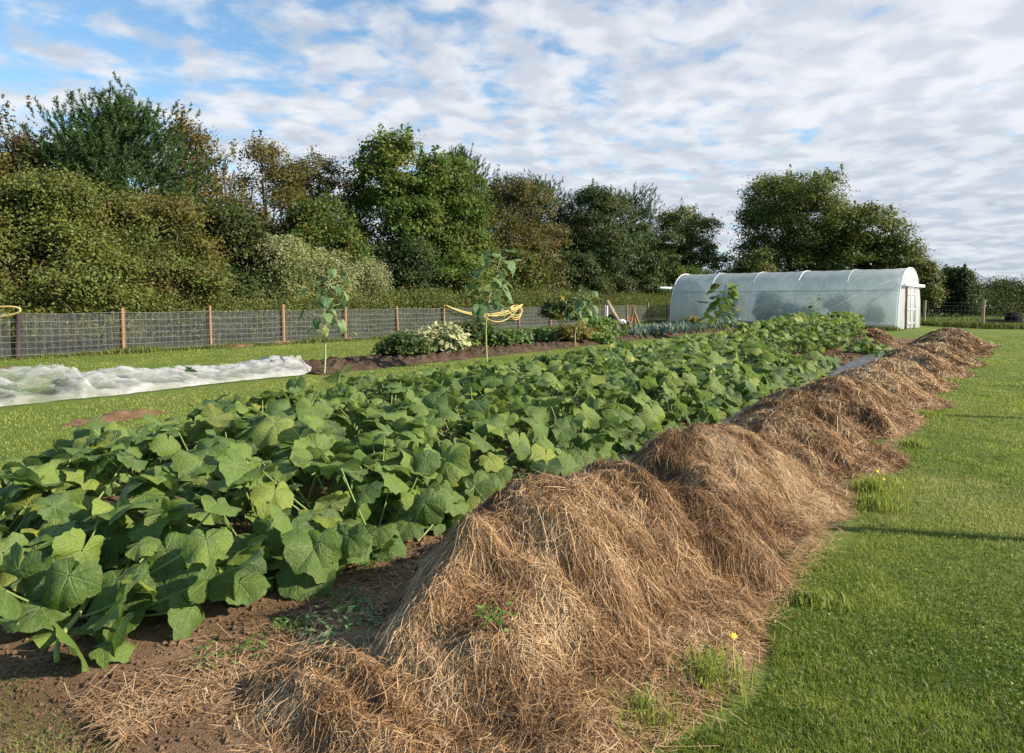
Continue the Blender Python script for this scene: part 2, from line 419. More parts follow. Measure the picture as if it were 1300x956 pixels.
# ------------------------------------------------------------------ hay heaps
def heap(s0, n0, ls, ln, h, seed, nst, label, group='hay heaps in a row', lean=0., wid=.0009, name='hay_heap', longf=1.):
    rng = np.random.default_rng(seed)
    c = P(n0, s0)
    rs = np.random.default_rng(seed + 900)
    SUB = [(-.10, 0, .98, .92, 1.0), (.02, 0, 1.12, 1.0, .30)]
    for q_ in range(6 if s0 < 14 else 4):
        dn = rs.uniform(-.3, .42); ds = -.52 + 1.04 * (q_ + .5) / (6 if s0 < 14 else 4) + rs.normal(0, .06)
        SUB.append((dn, ds, rs.uniform(.56, .72), rs.uniform(.34, .48), rs.uniform(.55, .86) * (1 - .35 * max(0, dn))))
    def H(n, s):
        """surface height at (n, s)"""
        wn_ = .22 * (fbm(n * 1.9, s * 1.9, seed + 3) - .5); ws = .22 * (fbm(n * 1.9 + 7, s * 1.9, seed + 4) - .5)
        prof = 0
        acc = 0
        for (dn, ds, kn, ks, kh) in SUB:
            u = (n + wn_ - n0 - dn * ln) / (ln * kn); v = (s + ws - s0 - ds * ls) / (ls * ks)
            q = np.arctan2(u, v)
            wob = 1 + .055 * np.sin(q * 2 + seed + dn * 9) + .045 * np.sin(q * 3 - seed * 2 + dn * 5) + .035 * np.sin(q * 7 + seed + ds * 9)
            rho = np.sqrt(u ** 2 + v ** 2) / wob
            pr_ = kh * np.clip(1 - rho ** 1.65, 0, None) ** (1.0 if kh > .4 else .7)
            acc = acc + pr_ ** 6
        prof = acc ** (1 / 6.)
        # tipped loads make tongues that run down the side of the heap
        f1 = fbm(n * .9 + seed, s * 3.2, seed + 11, 3); f2 = fbm(n * 2.0, s * 7.5 - n * 2., seed + 12, 3)
        tong = np.abs(np.sin((s - s0) * 5.2 / max(ls, .6) + 1.6 * f1 * 3 + seed))
        z = h * prof * (.88 + .22 * f1) + prof ** .5 * (.16 * (f1 - .5) + .15 * (f2 - .5) + .03 * (tong ** .5 - .6)) - prof ** .6 * .05 * (1 - tong) ** 5
        z = z + sm(0, .25, prof) * (.03 * (fbm(n * 9, s * 9, seed + 5, 3) - .5))
        return np.where(prof > 0, np.maximum(z, .0), -0.02) , prof
    g = .035 if s0 < 9 else .06
    N = np.arange(n0 - ln * 1.35, n0 + ln * 1.35, g); S = np.arange(s0 - ls * 1.35, s0 + ls * 1.35, g)
    NN, SS = np.meshgrid(N, S, indexing='ij')
    Z, _ = H(NN, SS)
    V = np.stack([CX * SS + SX * NN, SX * SS - CX * NN, Z], -1)
    F = grid_faces(len(N), len(S))
    keep = (Z.ravel()[F].max(1) > -.01)
    F = F[keep]; F = F[:, ::-1]
    mb = MB(); mb.add(V, F, .3)
    me0 = mb.mesh('hay_heap', M['haybase'], c)
    # strands
    m = nst
    u = rng.uniform(-1.3, 1.3, m * 3); v = rng.uniform(-1.3, 1.3, m * 3)
    n = n0 + u * ln; s = s0 + v * ls
    z, pr = H(n, s)
    ok = np.where((pr > .0) & (rng.random(m * 3) < .42 + .75 * (1 - np.clip(pr, 0, 1))))[0][:m]
    n = n[ok]; s = s[ok]; pr = pr[ok]; m = len(n)
    e = .03
    gn = (H(n + e, s)[0] - H(n - e, s)[0]) / (2 * e); gs = (H(n, s + e)[0] - H(n, s - e)[0]) / (2 * e)
    sl = np.sqrt(gn ** 2 + gs ** 2)
    down = np.arctan2(-gs, -gn)
    mat_dir = (fbm(n * 1.7, s * 1.7, seed + 21) - .5) * 7
    w = np.clip(sl, 0, 1)
    a = np.where(rng.random(m) < .10 + .28 * w, down + rng.normal(0, .7, m), mat_dir + rng.normal(0, .9, m))
    a = np.where(rng.random(m) < .38, rng.uniform(0, 2 * PI, m), a)
    L = rng.gamma(3, .030, m) * longf; L = np.clip(L, .025, .30)
    bend = rng.normal(0, 1.1, m)
    lift = np.abs(rng.normal(0, .007, m)) + .002
    wild = rng.random(m) < .07
    K = 4
    pts = []
    for k in range(K):
        t = k / (K - 1) - .5
        aa = a + bend * t
        pn = n + L * t * np.cos(aa); ps = s + L * t * np.sin(aa)
        pz, _ = H(pn, ps)
        pz = np.maximum(pz, 0.0) + lift * (1 - (2 * t) ** 2 * .5) + .004 + np.where(wild, (t + .5) * L * .45 * rng.random(m), 0)
        pts.append(np.stack([CX * ps + SX * pn, SX * ps - CX * pn, pz], -1))
    pts = np.stack(pts, 1)                                    # m,K,3
    tg = unit(np.gradient(pts, axis=1))
    side = unit(np.cross(tg, rng.normal(0, 1, (m, 1, 3)) + np.array([0, 0, 1.2])))
    W = (wid * rng.uniform(.6, 1.5, m))[:, None, None] * np.array([.7, 1, 1, .4])[None, :, None]
    VV = np.stack([pts - side * W, pts + side * W], 2).reshape(-1, 3)
    b = (np.arange(m) * K * 2)[:, None, None]; kk = np.arange(K - 1)[None, :, None] * 2
    F = (b + kk + np.array([0, 1, 3, 2])[None, None]).reshape(-1, 4)
    crevice_shade = fbm(n * 5, s * 5, seed + 31, 3)  # noise that paints crevice shade into the strand tint, independent of the folds
    t = np.clip(.46 + .010 * min(s0, 14) + .8 * (fbm(n * 1.4, s * 1.4, seed + 41, 3) - .5) + 1.15 * (crevice_shade - .5) + rng.normal(0, .2, m) + .12 * wild, 0, 1)
    mb = MB(); mb.add(VV, F, np.repeat(t, K * 2))
    me1 = mb.mesh('strands', M['hay'], c)
    # one mesh: matted body and its stalks
    import bmesh
    bm = bmesh.new(); bm.from_mesh(me0)
    bm.from_mesh(me1)
    nb = len(me0.polygons)
    me0.materials.append(M['hay'])
    bm.faces.ensure_lookup_table()
    for f in bm.faces[nb:]: f.material_index = 1
    bm.to_mesh(me0); bm.free(); bpy.data.meshes.remove(me1)
    o = bpy.data.objects.new(name, me0); COL.objects.link(o); o.location = c
    return tag(o, label, 'hay heap', group)

heap(2.88, -1.66, 1.42, .74, .60, 3, 330000, 'largest brown hay heap nearest the camera with green weeds in its side')
heap(1.72, -1.84, .60, .50, .12, 5, 50000, 'low flattened spill of hay at the foot of the nearest heap')
heap(4.85, -1.70, 1.30, .76, .55, 7, 210000, 'second hay heap, long and rounded, right behind the nearest large heap')
heap(6.90, -1.66, 1.32, .76, .53, 11, 110000, 'third hay heap from the camera with yellow weeds at its grassy foot', wid=.0017)
heap(9.08, -1.62, 1.28, .76, .52, 13, 56000, 'fourth hay heap, spreading a pointed tongue onto the right lawn', wid=.0021)
heap(11.2, -1.56, 1.2, .76, .50, 17, 36000, 'fifth hay heap, halfway along the row beside the black plastic', wid=.0027)
heap(13.4, -1.54, 1.22, .76, .50, 19, 28000, 'sixth hay heap with a small green weed growing on its top', wid=.0033)
heap(15.9, -1.50, 1.45, .78, .49, 23, 24000, 'seventh hay heap opposite the bare earth gap in the bed', wid=.004)
heap(18.8, -1.42, 1.6, .86, .50, 29, 20000, 'eighth hay heap, third from the far end of the row', wid=.0048)
heap(22.2, -1.35, 1.9, .90, .50, 31, 20000, 'ninth hay heap, next to last in the row', wid=.0055)
heap(26.0, -1.40, 2.2, 1.0, .52, 37, 18000, 'last hay heap at the far end, next to the lawn before the field fence', wid=.0065)
heap(26.2, -3.75, 1.5, 1.0, .46, 41, 18000, 'hay heap standing left of the row in front of the polytunnel door', wid=.0065, group='hay heaps in a row')

# ------------------------------------------------------------------ leaves with real outlines
def leaf_blades(org, yaw, pitch, roll, size, rng, na=34, nr=6, style='pumpkin', tint=None, aut=None, amp=1.):
    """broad lobed leaves; local x runs to the tip, origin at the stalk"""
    m = len(org)
    gap = .16
    th = np.linspace(-PI + gap, PI - gap, na); rr = np.linspace(.03, 1, nr) ** .9
    TH = th[None, None, :]; RR = rr[None, :, None]
    p1 = rng.uniform(0, 2 * PI, (m, 1, 1)); p2 = rng.uniform(0, 2 * PI, (m, 1, 1)); p3 = rng.uniform(0, 2 * PI, (m, 1, 1))
    at = np.abs(TH)
    if style == 'pumpkin':
        lob = rng.uniform(.005, .055, (m, 1, 1))
        Ro = (.90 + lob * np.cos(TH * 360 / 46 / 1.0)) * (1 - .22 * sm(1.2, 2.6, at)) * (.55 + .45 * sm(PI, PI - .55, at))
        Ro = Ro + .030 * np.sin(TH * 21 + p1) + .022 * np.sin(TH * 37 + p2) + .06 * np.sin(TH * 2 + p3) + .04 * np.sin(TH * 3 + p1) + .018 * np.sin(TH * 9 + p2 * 2)
    else:   # heart shaped, pointed tip
        Ro = (.62 + .40 * np.exp(-(at / .55) ** 2)) * (.6 + .4 * sm(PI, PI - .6, at)) + .015 * np.sin(TH * 23 + p1)
    RA = RR * Ro
    x = RA * np.cos(TH); y = RA * np.sin(TH)
    droop = rng.uniform(-.15, .55, (m, 1, 1)) * amp; fold = rng.uniform(-.15, .5, (m, 1, 1)) * amp
    z = -droop * RA ** 2 * (.6 + .4 * np.cos(TH)) - .10 * RA ** 2
    z = z + fold * np.abs(y) * .55 * (1 - .5 * RA)
    z = z + amp * RA ** 2 * (rng.uniform(.05, .22, (m, 1, 1)) * np.sin(TH * 3 + p1) + rng.uniform(.03, .15, (m, 1, 1)) * np.sin(TH * 5 + p2) + rng.uniform(.01, .07, (m, 1, 1)) * np.sin(TH * 11 + p3))
    per = R(46)
    lc = np.abs(np.mod(at + per / 2, per) - per / 2)
    z = z + .13 * RR * Ro * np.minimum(lc, .3) * (1 - RR * .4)       # puckered up between the veins
    hook = rng.random((m, 1, 1)) < .25
    z = z - np.where(hook, .5 * np.clip(RA - .6, 0, 1), 0)
    L = np.stack([x, y, z], -1) * size[:, None, None, None]
    cy, sy = np.cos(yaw), np.sin(yaw); cp, sp = np.cos(pitch), np.sin(pitch); cr, sr = np.cos(roll), np.sin(roll)
    o = np.zeros(m)
    ex = np.stack([cy * cp, sy * cp, -sp], -1)
    h = np.stack([-sy, cy, o], -1); up = np.cross(ex, h)
    ey = h * cr[:, None] + up * sr[:, None]; ez = np.cross(ex, ey)
    W = org[:, None, None] + L[..., :1] * ex[:, None, None] + L[..., 1:2] * ey[:, None, None] + L[..., 2:] * ez[:, None, None]
    F = (np.arange(m) * na * nr)[:, None, None] + grid_faces(nr, na)[None]
    uv = np.stack([x, y], -1)
    k = na * nr
    if tint is None: tint = np.clip(rng.normal(.45, .2, m), 0, 1)
    if aut is None: aut = np.zeros(m)
    return W.reshape(-1, 3), F.reshape(-1, 4), np.repeat(tint, k), np.repeat(aut, k), uv.reshape(-1, 2)

def left_edge(s):
    return np.maximum(-7.5, -5.75 - (np.asarray(s) - 1.) * .45)
def canopy_h(n, s):
    le = left_edge(s)
    e = sm(le, le + .8, n) * sm(-2.55, -3.25, n)
    end = sm(.9, 2.0, s) * sm(30, 28.6, s)
    h = .13 + .30 * e * end + .13 * (fbm(n * .9, s * .9, 91) - .5)
    h = h + .26 * sm(19.5, 22.5, s) * e + .10 * sm(24.5, 27, s) * e
    gapp = np.exp(-((n + 3.2) / .95) ** 2 - ((s - 17.2) / 3.0) ** 2)
    return h * (1 - .35 * gapp)

def flower_into(mb, c, d, size, rng, open_=True):
    """squash blossom: a five-petalled trumpet or a furled spindle"""
    d = unit(np.asarray(d, float)); ref = np.array([.3, .9, .1]); b = unit(np.cross(d, ref)); e = np.cross(b, d)
    an = np.linspace(0, 2 * PI, 16); tt = np.linspace(0, 1, 6)
    if open_: rad = .16 + .55 * tt ** 1.8; lob = .28 * tt
    else: rad = .17 * np.sin(PI * np.clip(tt * .93 + .05, 0, 1)) + .02; lob = .05 * tt
    V = []
    for k, t in enumerate(tt):
        r = rad[k] * (1 + lob[k] * np.cos(5 * an)); hgt = t * (1 + (lob[k] * .5 * np.cos(5 * an)))
        V.append(np.asarray(c) + size * (hgt[:, None] * d + r[:, None] * (np.cos(an)[:, None] * b + np.sin(an)[:, None] * e)))
    V = np.stack(V)
    mb.add(V, grid_faces(6, 16), np.repeat(np.clip(.3 + .6 * (tt if not open_ else tt * .5), 0, 1), 16))

rngP = np.random.default_rng(2024)
plants = []
s = 1.35
row = 0
while s < 29.2:
    for j, n in enumerate(np.arange(max(-6.85, float(left_edge(s)) + .45), -2.9, 1.12 if s > 5 else .95)):
        nn = n + (row % 2) * .35 + rngP.normal(0, .1); ss = s + rngP.normal(0, .12)
        if nn > -3.05: nn = -3.05
        if nn > -4.2 and ss > 21.5: nn = -4.2 - .06 * (ss - 21.5)
        if nn > -4.3 and 15.0 < ss < 19.8: continue          # bare earth gap
        if nn < -6.6 and ss < 2.2: nn += .2
        plants.append((nn, ss))
    s += 1.3; row += 1
used = set()
PG = 'pumpkin plants filling the long bed'
for idx, (n, s) in enumerate(plants):
    rng = np.random.default_rng(500 + idx)
    x0, y0, _ = P(n, s)
    near = s < 9
    cnt = 60 if s < 20 else 56
    sp = 1.02
    rr = sp * np.sqrt(rng.random(cnt)); aa = rng.uniform(0, 2 * PI, cnt)
    ln = n + rr * np.cos(aa) * .82; ls_ = s + rr * np.sin(aa)
    keep = (ln > left_edge(ls_)) & (ln < -2.52) & (ls_ > .80 + .25 * (ln > -3.6)) & (ls_ < 29.6)
    if s > 10: keep &= ~((ln > -4.2) & (ls_ > 15.3) & (ls_ < 19.4))
    keep &= ~((ls_ > 21.5) & (ln > -3.75 - .10 * (ls_ - 21.5)))
    if s < 14: keep &= ln < (-2.62 if s > 3.3 else -2.95 + .0 * s)
    ln = ln[keep]; ls_ = ls_[keep]; m = len(ln)
    lv = rng.random(m)
    hz = canopy_h(ln, ls_) * np.where(lv < .45, rng.uniform(.30, .80, m), rng.uniform(.84, 1.22, m))
    lx = CX * ls_ + SX * ln; ly = SX * ls_ - CX * ln
    out = np.arctan2(ly - y0, lx - x0)
    yaw = out + rng.normal(0, .9, m)
    pitch = rng.normal(R(13), R(21), m); roll = rng.normal(0, R(25), m)
    edge = sm(-3.3, -2.8, ln) + sm(.5, .1, ln - left_edge(ls_)) + sm(1.7, 1.1, ls_)
    # leaves at the margin hang outwards over the bed's edge
    ey = np.where(ln > -4, math.atan2(-CX, SX), math.atan2(CX, -SX)); ey = np.where(ls_ < 1.6, math.atan2(-SX, -CX) + .4, ey)
    f = rng.random(m) < edge * .8
    yaw = np.where(f, ey + rng.normal(0, .5, m), yaw); pitch = np.where(f, rng.normal(R(44), R(14), m), pitch)
    stand = rng.random(m) < .10
    pitch = np.where(stand, rng.normal(R(-45), R(15), m), pitch)
    size = (.085 + .115 * rng.beta(1.5, 1.9, m)) * (1.03 if s < 20 else 1.) * np.where(lv < .32, .85, 1)
    tint = np.clip(rng.normal(.48, .24, m) + .25 * (vn2(lx * 1.1, ly * 1.1, 44) - .5) + (.12 if s > 19 else 0), 0, 1)
    aut = np.where(rng.random(m) < .008, rng.uniform(.2, .6, m), 0) + np.where(rng.random(m) < .05, .25, 0)
    # low leaves that skirt the bed's open sides
    if n > -3.9 or s < 2.3 or n < float(left_edge(s)) + 1.1:
        mk = 34
        if n > -3.9: sn = rng.uniform(-3.45, -2.72, mk); sk = s + rng.uniform(-.8, .8, mk)
        elif s < 2.3: sn = n + rng.uniform(-.7, .7, mk); sk = rng.uniform(.75, 1.6, mk)
        else: sk = s + rng.uniform(-.8, .8, mk); sn = left_edge(sk) + rng.uniform(0, .7, mk)
        ok = (sk > .75) & ~((sk > 21.5) & (sn > -3.7)) & ~((sk > 15.3) & (sk < 19.4) & (sn > -4.2)) & ~((sk < 1.05) & (sn > -3.2))
        if s > 12: ok &= rng.random(mk) < .6
        sn, sk = sn[ok], sk[ok]; mk = len(sn)
        sx, sy = CX * sk + SX * sn, SX * sk - CX * sn
        eyy = math.atan2(-CX, SX) if n > -3.9 else (math.atan2(-SX, -CX) if s < 2.3 else math.atan2(CX, -SX))
        lx = np.concatenate([lx, sx]); ly = np.concatenate([ly, sy]); hz = np.concatenate([hz, rng.uniform(.07, .26, mk)])
        yaw = np.concatenate([yaw, eyy + rng.normal(-.5, .8, mk)]); pitch = np.concatenate([pitch, rng.normal(R(26), R(22), mk)])
        roll = np.concatenate([roll, rng.normal(0, R(28), mk)]); size = np.concatenate([size, .09 + .10 * rng.beta(1.6, 1.8, mk)])
        tint = np.concatenate([tint, np.clip(rng.normal(.40, .2, mk), 0, 1)]); aut = np.concatenate([aut, np.where(rng.random(mk) < .05, .3, 0)])
        m = len(lx)
    if s < 5: size = size * 1.02
    org = np.stack([lx, ly, hz], -1)
    # stand the stalk end back from the leaf's middle
    org[:, 0] -= np.cos(yaw) * size * .45; org[:, 1] -= np.sin(yaw) * size * .45; org[:, 2] += np.sin(pitch) * size * .3
    vine = s < 2 and n > -4.1 and 'v' not in used; over = 2 < s < 3.3 and n > -3.7 and 'o' not in used
    if vine: used.add('v')
    if over: used.add('o')
    if vine: lab = 'pumpkin plant in the near left corner, trailing a thick pale vine over the grass'
    elif over: lab = 'pumpkin plant whose big leaves hang over the bare soil left of the nearest heap'
    else: lab = 'sprawling green pumpkin plant in the mass of broad leaves'
    t = empty('pumpkin_plant', (x0, y0, 0), lab, 'pumpkin plant', PG)
    mb = MB()
    mb.add(*leaf_blades(org, yaw, pitch, roll, size, rng, 38 if near else 24, 7 if near else 5, 'pumpkin', tint, aut))
    mb.build('leaves', M['pumpkin'], t)
    mb = MB()
    for i in range(m):
        a = np.array([x0, y0, .03]); b = org[i]
        g = a * .62 + b * .38; g[2] = .03 + .02 * rng.random()
        g[0] += rng.normal(0, .06); g[1] += rng.normal(0, .06)
        q = np.linspace(0, 1, 6)[:, None]
        mid = g * .5 + b * .5; mid[2] = b[2] * .45
        pts = (1 - q) ** 2 * g + 2 * q * (1 - q) * mid + q ** 2 * b
        tube_into(mb, pts, np.linspace(.0075, .005, 6), 5, rng.uniform(.3, .9), cap=False)
    mb.build('leaf_stalks', M['stem'], t)
    nf = rng.choice([0, 1, 2], p=[.5, .36, .14])
    for q in range(nf):
        k = rng.integers(0, m)
        c = np.array([lx[k] + rng.normal(0, .1), ly[k] + rng.normal(0, .1), 0]); nn_, ss_ = ns(c[0], c[1])
        c[2] = canopy_h(nn_, ss_) * rng.uniform(.7, .92)
        mb = MB(); op = rng.random() < .25
        flower_into(mb, c, (rng.normal(0, .35), rng.normal(0, .35), 1), rng.uniform(.045, .07), rng, op)
        fl = mb.build('flower', M['flower'], t)
        mb = MB(); tube_into(mb, [c * [1, 1, .3], c * [1, 1, .7], c + [0, 0, .004]], .004, 5, .4)
        fs = mb.build('flower_stalk', M['stem'], None, origin=tuple(t.location)); fs.location = (0, 0, 0); fs.parent = fl
    if vine:
        mb = MB(); a = np.linspace(0, 1, 14)
        v0 = np.array(P(-4.0, 1.55, .10)); v1 = np.array(P(-2.98, 1.12, .05))
        pts = v0 * (1 - a[:, None]) + v1 * a[:, None]; pts[:, 0] += .08 * np.sin(a * 5); pts[:, 2] += .015 * np.sin(a * 9) ** 2
        tube_into(mb, pts, np.linspace(.016, .011, 14), 8, .8)
        mb.build('vine', M['stem'], t)

# ------------------------------------------------------------------ trees and bushes
def leaf_quads(c, nrm, L, W, rng):
    m = len(c)
    nrm = unit(nrm); r = unit(rng.normal(0, 1, (m, 3)))
    t = unit(np.cross(nrm, r)); b = np.cross(nrm, t)
    L = np.broadcast_to(L, (m,))[:, None]; W = np.broadcast_to(W, (m,))[:, None]
    V = np.stack([c - t * L * .5, c + b * W * .5 - nrm * W * .15 - t * L * .08, c + t * L * .5 - nrm * L * .1, c - b * W * .5 - nrm * W * .15 - t * L * .08], 1)
    F = (np.arange(m) * 4)[:, None] + np.arange(4)[None]
    return V.reshape(-1, 3), F

def crown_leaves(mb, lobes, nclus, nleaf, cr, lsz, rng, aut=.0, autn=.3, tmean=.45, flat=.7):
    lobes = np.asarray(lobes, float); K = len(lobes)
    wt = lobes[:, 3] ** 2; wt /= wt.sum()
    pick = rng.choice(K, nclus, p=wt)
    d = unit(rng.normal(0, 1, (nclus, 3))); d[:, 2] = np.where(d[:, 2] < -.35, -d[:, 2], d[:, 2])
    rad = lobes[pick, 3] * (1 - .38 * rng.random(nclus) ** 2 + .10 * rng.normal(0, 1, nclus))
    cc = lobes[pick, :3] + d * rad[:, None] * np.array([1, 1, flat])
    # drop clusters deep inside another lobe
    q = (cc[:, None] - lobes[None, :, :3]) / np.array([1, 1, flat]); q = np.linalg.norm(q, axis=2) / lobes[None, :, 3]
    q[np.arange(nclus), pick] = 9
    kp = (q.min(1) > .6) & (vn2(cc[:, 0] * .9 + cc[:, 1] * .7, cc[:, 2] * 1.1 - cc[:, 1] * .3, 19) > .24)
    cc = cc[kp]; d = d[kp]; nc = len(cc)
    ct = rng.normal(0, .15, nc) + .6 * (vn2(cc[:, 0] * 1.1, cc[:, 2] * 1.3 + cc[:, 1], 8) - .5); ca = rng.normal(0, .22, nc) + aut * .42 + autn * .8 * (vn2(cc[:, 0] * .5 + cc[:, 1] * .3, cc[:, 2] * .6, 7) - .5) * 2  # per-clump leaf tone; its noise term also paints shaded hollows
    crs = cr * rng.uniform(.6, 1.35, nc)
    idx = np.repeat(np.arange(nc), nleaf)
    m = len(idx)
    off = rng.normal(0, 1, (m, 3)) * (crs[idx] * .5)[:, None] * np.array([1, 1, .62])
    p = cc[idx] + off
    nrm = d[idx] * .55 + np.array([.1, -.1, .45]) + rng.normal(0, .45, (m, 3))
    sz = lsz * rng.uniform(.65, 1.35, m)
    V, F = leaf_quads(p, nrm, sz, sz * rng.uniform(.5, .8, m), rng)
    t = np.clip(tmean + ct[idx] + rng.normal(0, .16, m), 0, 1)
    a = np.clip(ca[idx] + rng.normal(0, .12, m), 0, 1)
    V[:, 2] = np.maximum(V[:, 2], .02)
    mb.add(V, F, np.repeat(t, 4), np.repeat(a, 4))

def wood(mb, base, H, r0, lobes, rng, bare_top=.8):
    base = np.asarray(base, float)
    a = np.linspace(0, 1, 9)[:, None]
    lean = rng.normal(0, .05, 2)
    tr = base + np.concatenate([lean[0] * a * H + .1 * np.sin(a * 4 + rng.random() * 6), lean[1] * a * H + .1 * np.sin(a * 3 + rng.random() * 6), a * H * bare_top], 1)
    tube_into(mb, tr, r0 * (1 - .85 * a[:, 0]) + .01, 8, .5)
    for l in lobes:
        k = rng.integers(2, 7)
        s0 = tr[min(k, max(1, int(l[2] / (H * bare_top) * 8) - 2))] if l[2] > 1 else tr[1]
        e = np.asarray(l[:3]); q = np.linspace(0, 1, 6)[:, None]
        mid = s0 * .5 + e * .5; mid[2] -= .12 * np.linalg.norm(e - s0)
        pts = (1 - q) ** 2 * s0 + 2 * q * (1 - q) * mid + q ** 2 * e
        tube_into(mb, pts, np.linspace(r0 * .38, .015, 6), 5, .5, cap=False)
        for w in range(3):
            e2 = e + unit(rng.normal(0, 1, 3) + [0, 0, .5]) * l[3] * .9
            tube_into(mb, [e * .6 + pts[3] * .4, (e + e2) / 2 + rng.normal(0, .08, 3), e2], [.03, .02, .007], 4, .5, cap=False)

def tree(px, n, top, hw, label, mat, seed, bottom=.12, nclus=520, nleaf=58, lsz=.12, cr=.55, aut=0., autn=.3, tm=.45, nl=16,
         name='tree', cat='tree', shape='round', group=None, Y=None, sprigs=0, depth=1., flat=.75, lobe=.42, trunk=.16):
    rng = np.random.default_rng(seed)
    if Y is None: x, y = on_line(px, n)
    else: y = Y; x = (px - 650) / 867 * Y
    H = rise(top, y) * (.93 if mat == M['autumn'] else .955); Rw = hw * 1.2 * y / 867; nclus = int(nclus * 1.35)
    cb = H * bottom
    lobes = []
    if shape == 'bush': nl = 38; nclus = int(nclus * 1.15)
    # a central stack, then lobes around the envelope
    for k in range(nl):
        v = (k + .5) / nl
        zc = cb + (H - cb) * (.10 + .80 * v)
        e = (zc - cb) / (H - cb)
        if shape == 'round': prof = math.sqrt(max(.05, 1 - (abs(e - .42) / .62) ** 2.4))
        elif shape == 'cone': prof = 1.05 - .78 * e
        elif shape == 'bush': prof = math.sqrt(max(.05, 1 - (e / 1.03) ** 2.6))
        else: prof = .8
        lr = Rw * (lobe if shape != 'bush' else .27) * rng.uniform(.75, 1.25) * (.62 + .38 * prof)
        lr = min(lr, (H - cb) * .33)
        a = k * 2.4 + rng.normal(0, .4); rad = max(0, Rw * prof - lr * .85) * rng.uniform(.55, 1.05)
        zc = min(zc, H - lr * flat * .92)
        lobes.append((x + rad * math.cos(a), y + rad * math.sin(a) * depth, zc, lr))
    lobes.append((x + rng.normal(0, .1) * Rw, y, H - Rw * .3 * flat * .95, Rw * .3))
    t = empty(name, (x, y, 0), label, cat, group)
    mb = MB(); wood(mb, (x, y, 0), H, trunk * (H / 8), lobes, rng); mb.build('trunk', M['bark'], t)
    mb = MB(); crown_leaves(mb, lobes, nclus, nleaf, cr, lsz, rng, aut, autn, tm, flat)
    if shape == 'bush': sprigs = max(sprigs, 34)
    for k in range(sprigs):        # leading shoots that stick out of the crown
        a = rng.uniform(0, 2 * PI); l = lobes[rng.integers(len(lobes) // 2, len(lobes))]
        b = np.array([l[0] + l[3] * .7 * math.cos(a), l[1] + l[3] * .7 * math.sin(a), l[2] + l[3] * flat * .75])
        hh = rng.uniform(.5, 1.25) * (.6 if shape == 'bush' else 1); q = rng.random(34)
        p = b + np.stack([rng.normal(0, .11, 34) * (1.3 - q), rng.normal(0, .11, 34) * (1.3 - q), q * hh], -1)
        V, F = leaf_quads(p, rng.normal(0, .6, (34, 3)) + [0, 0, .8], lsz * 1.15, lsz * .8, rng)
        mb.add(V, F, np.clip(tm + .2 + np.repeat(rng.normal(0, .12, 34), 4), 0, 1), aut * .7)
    mb.build('crown', mat, t)
    return t

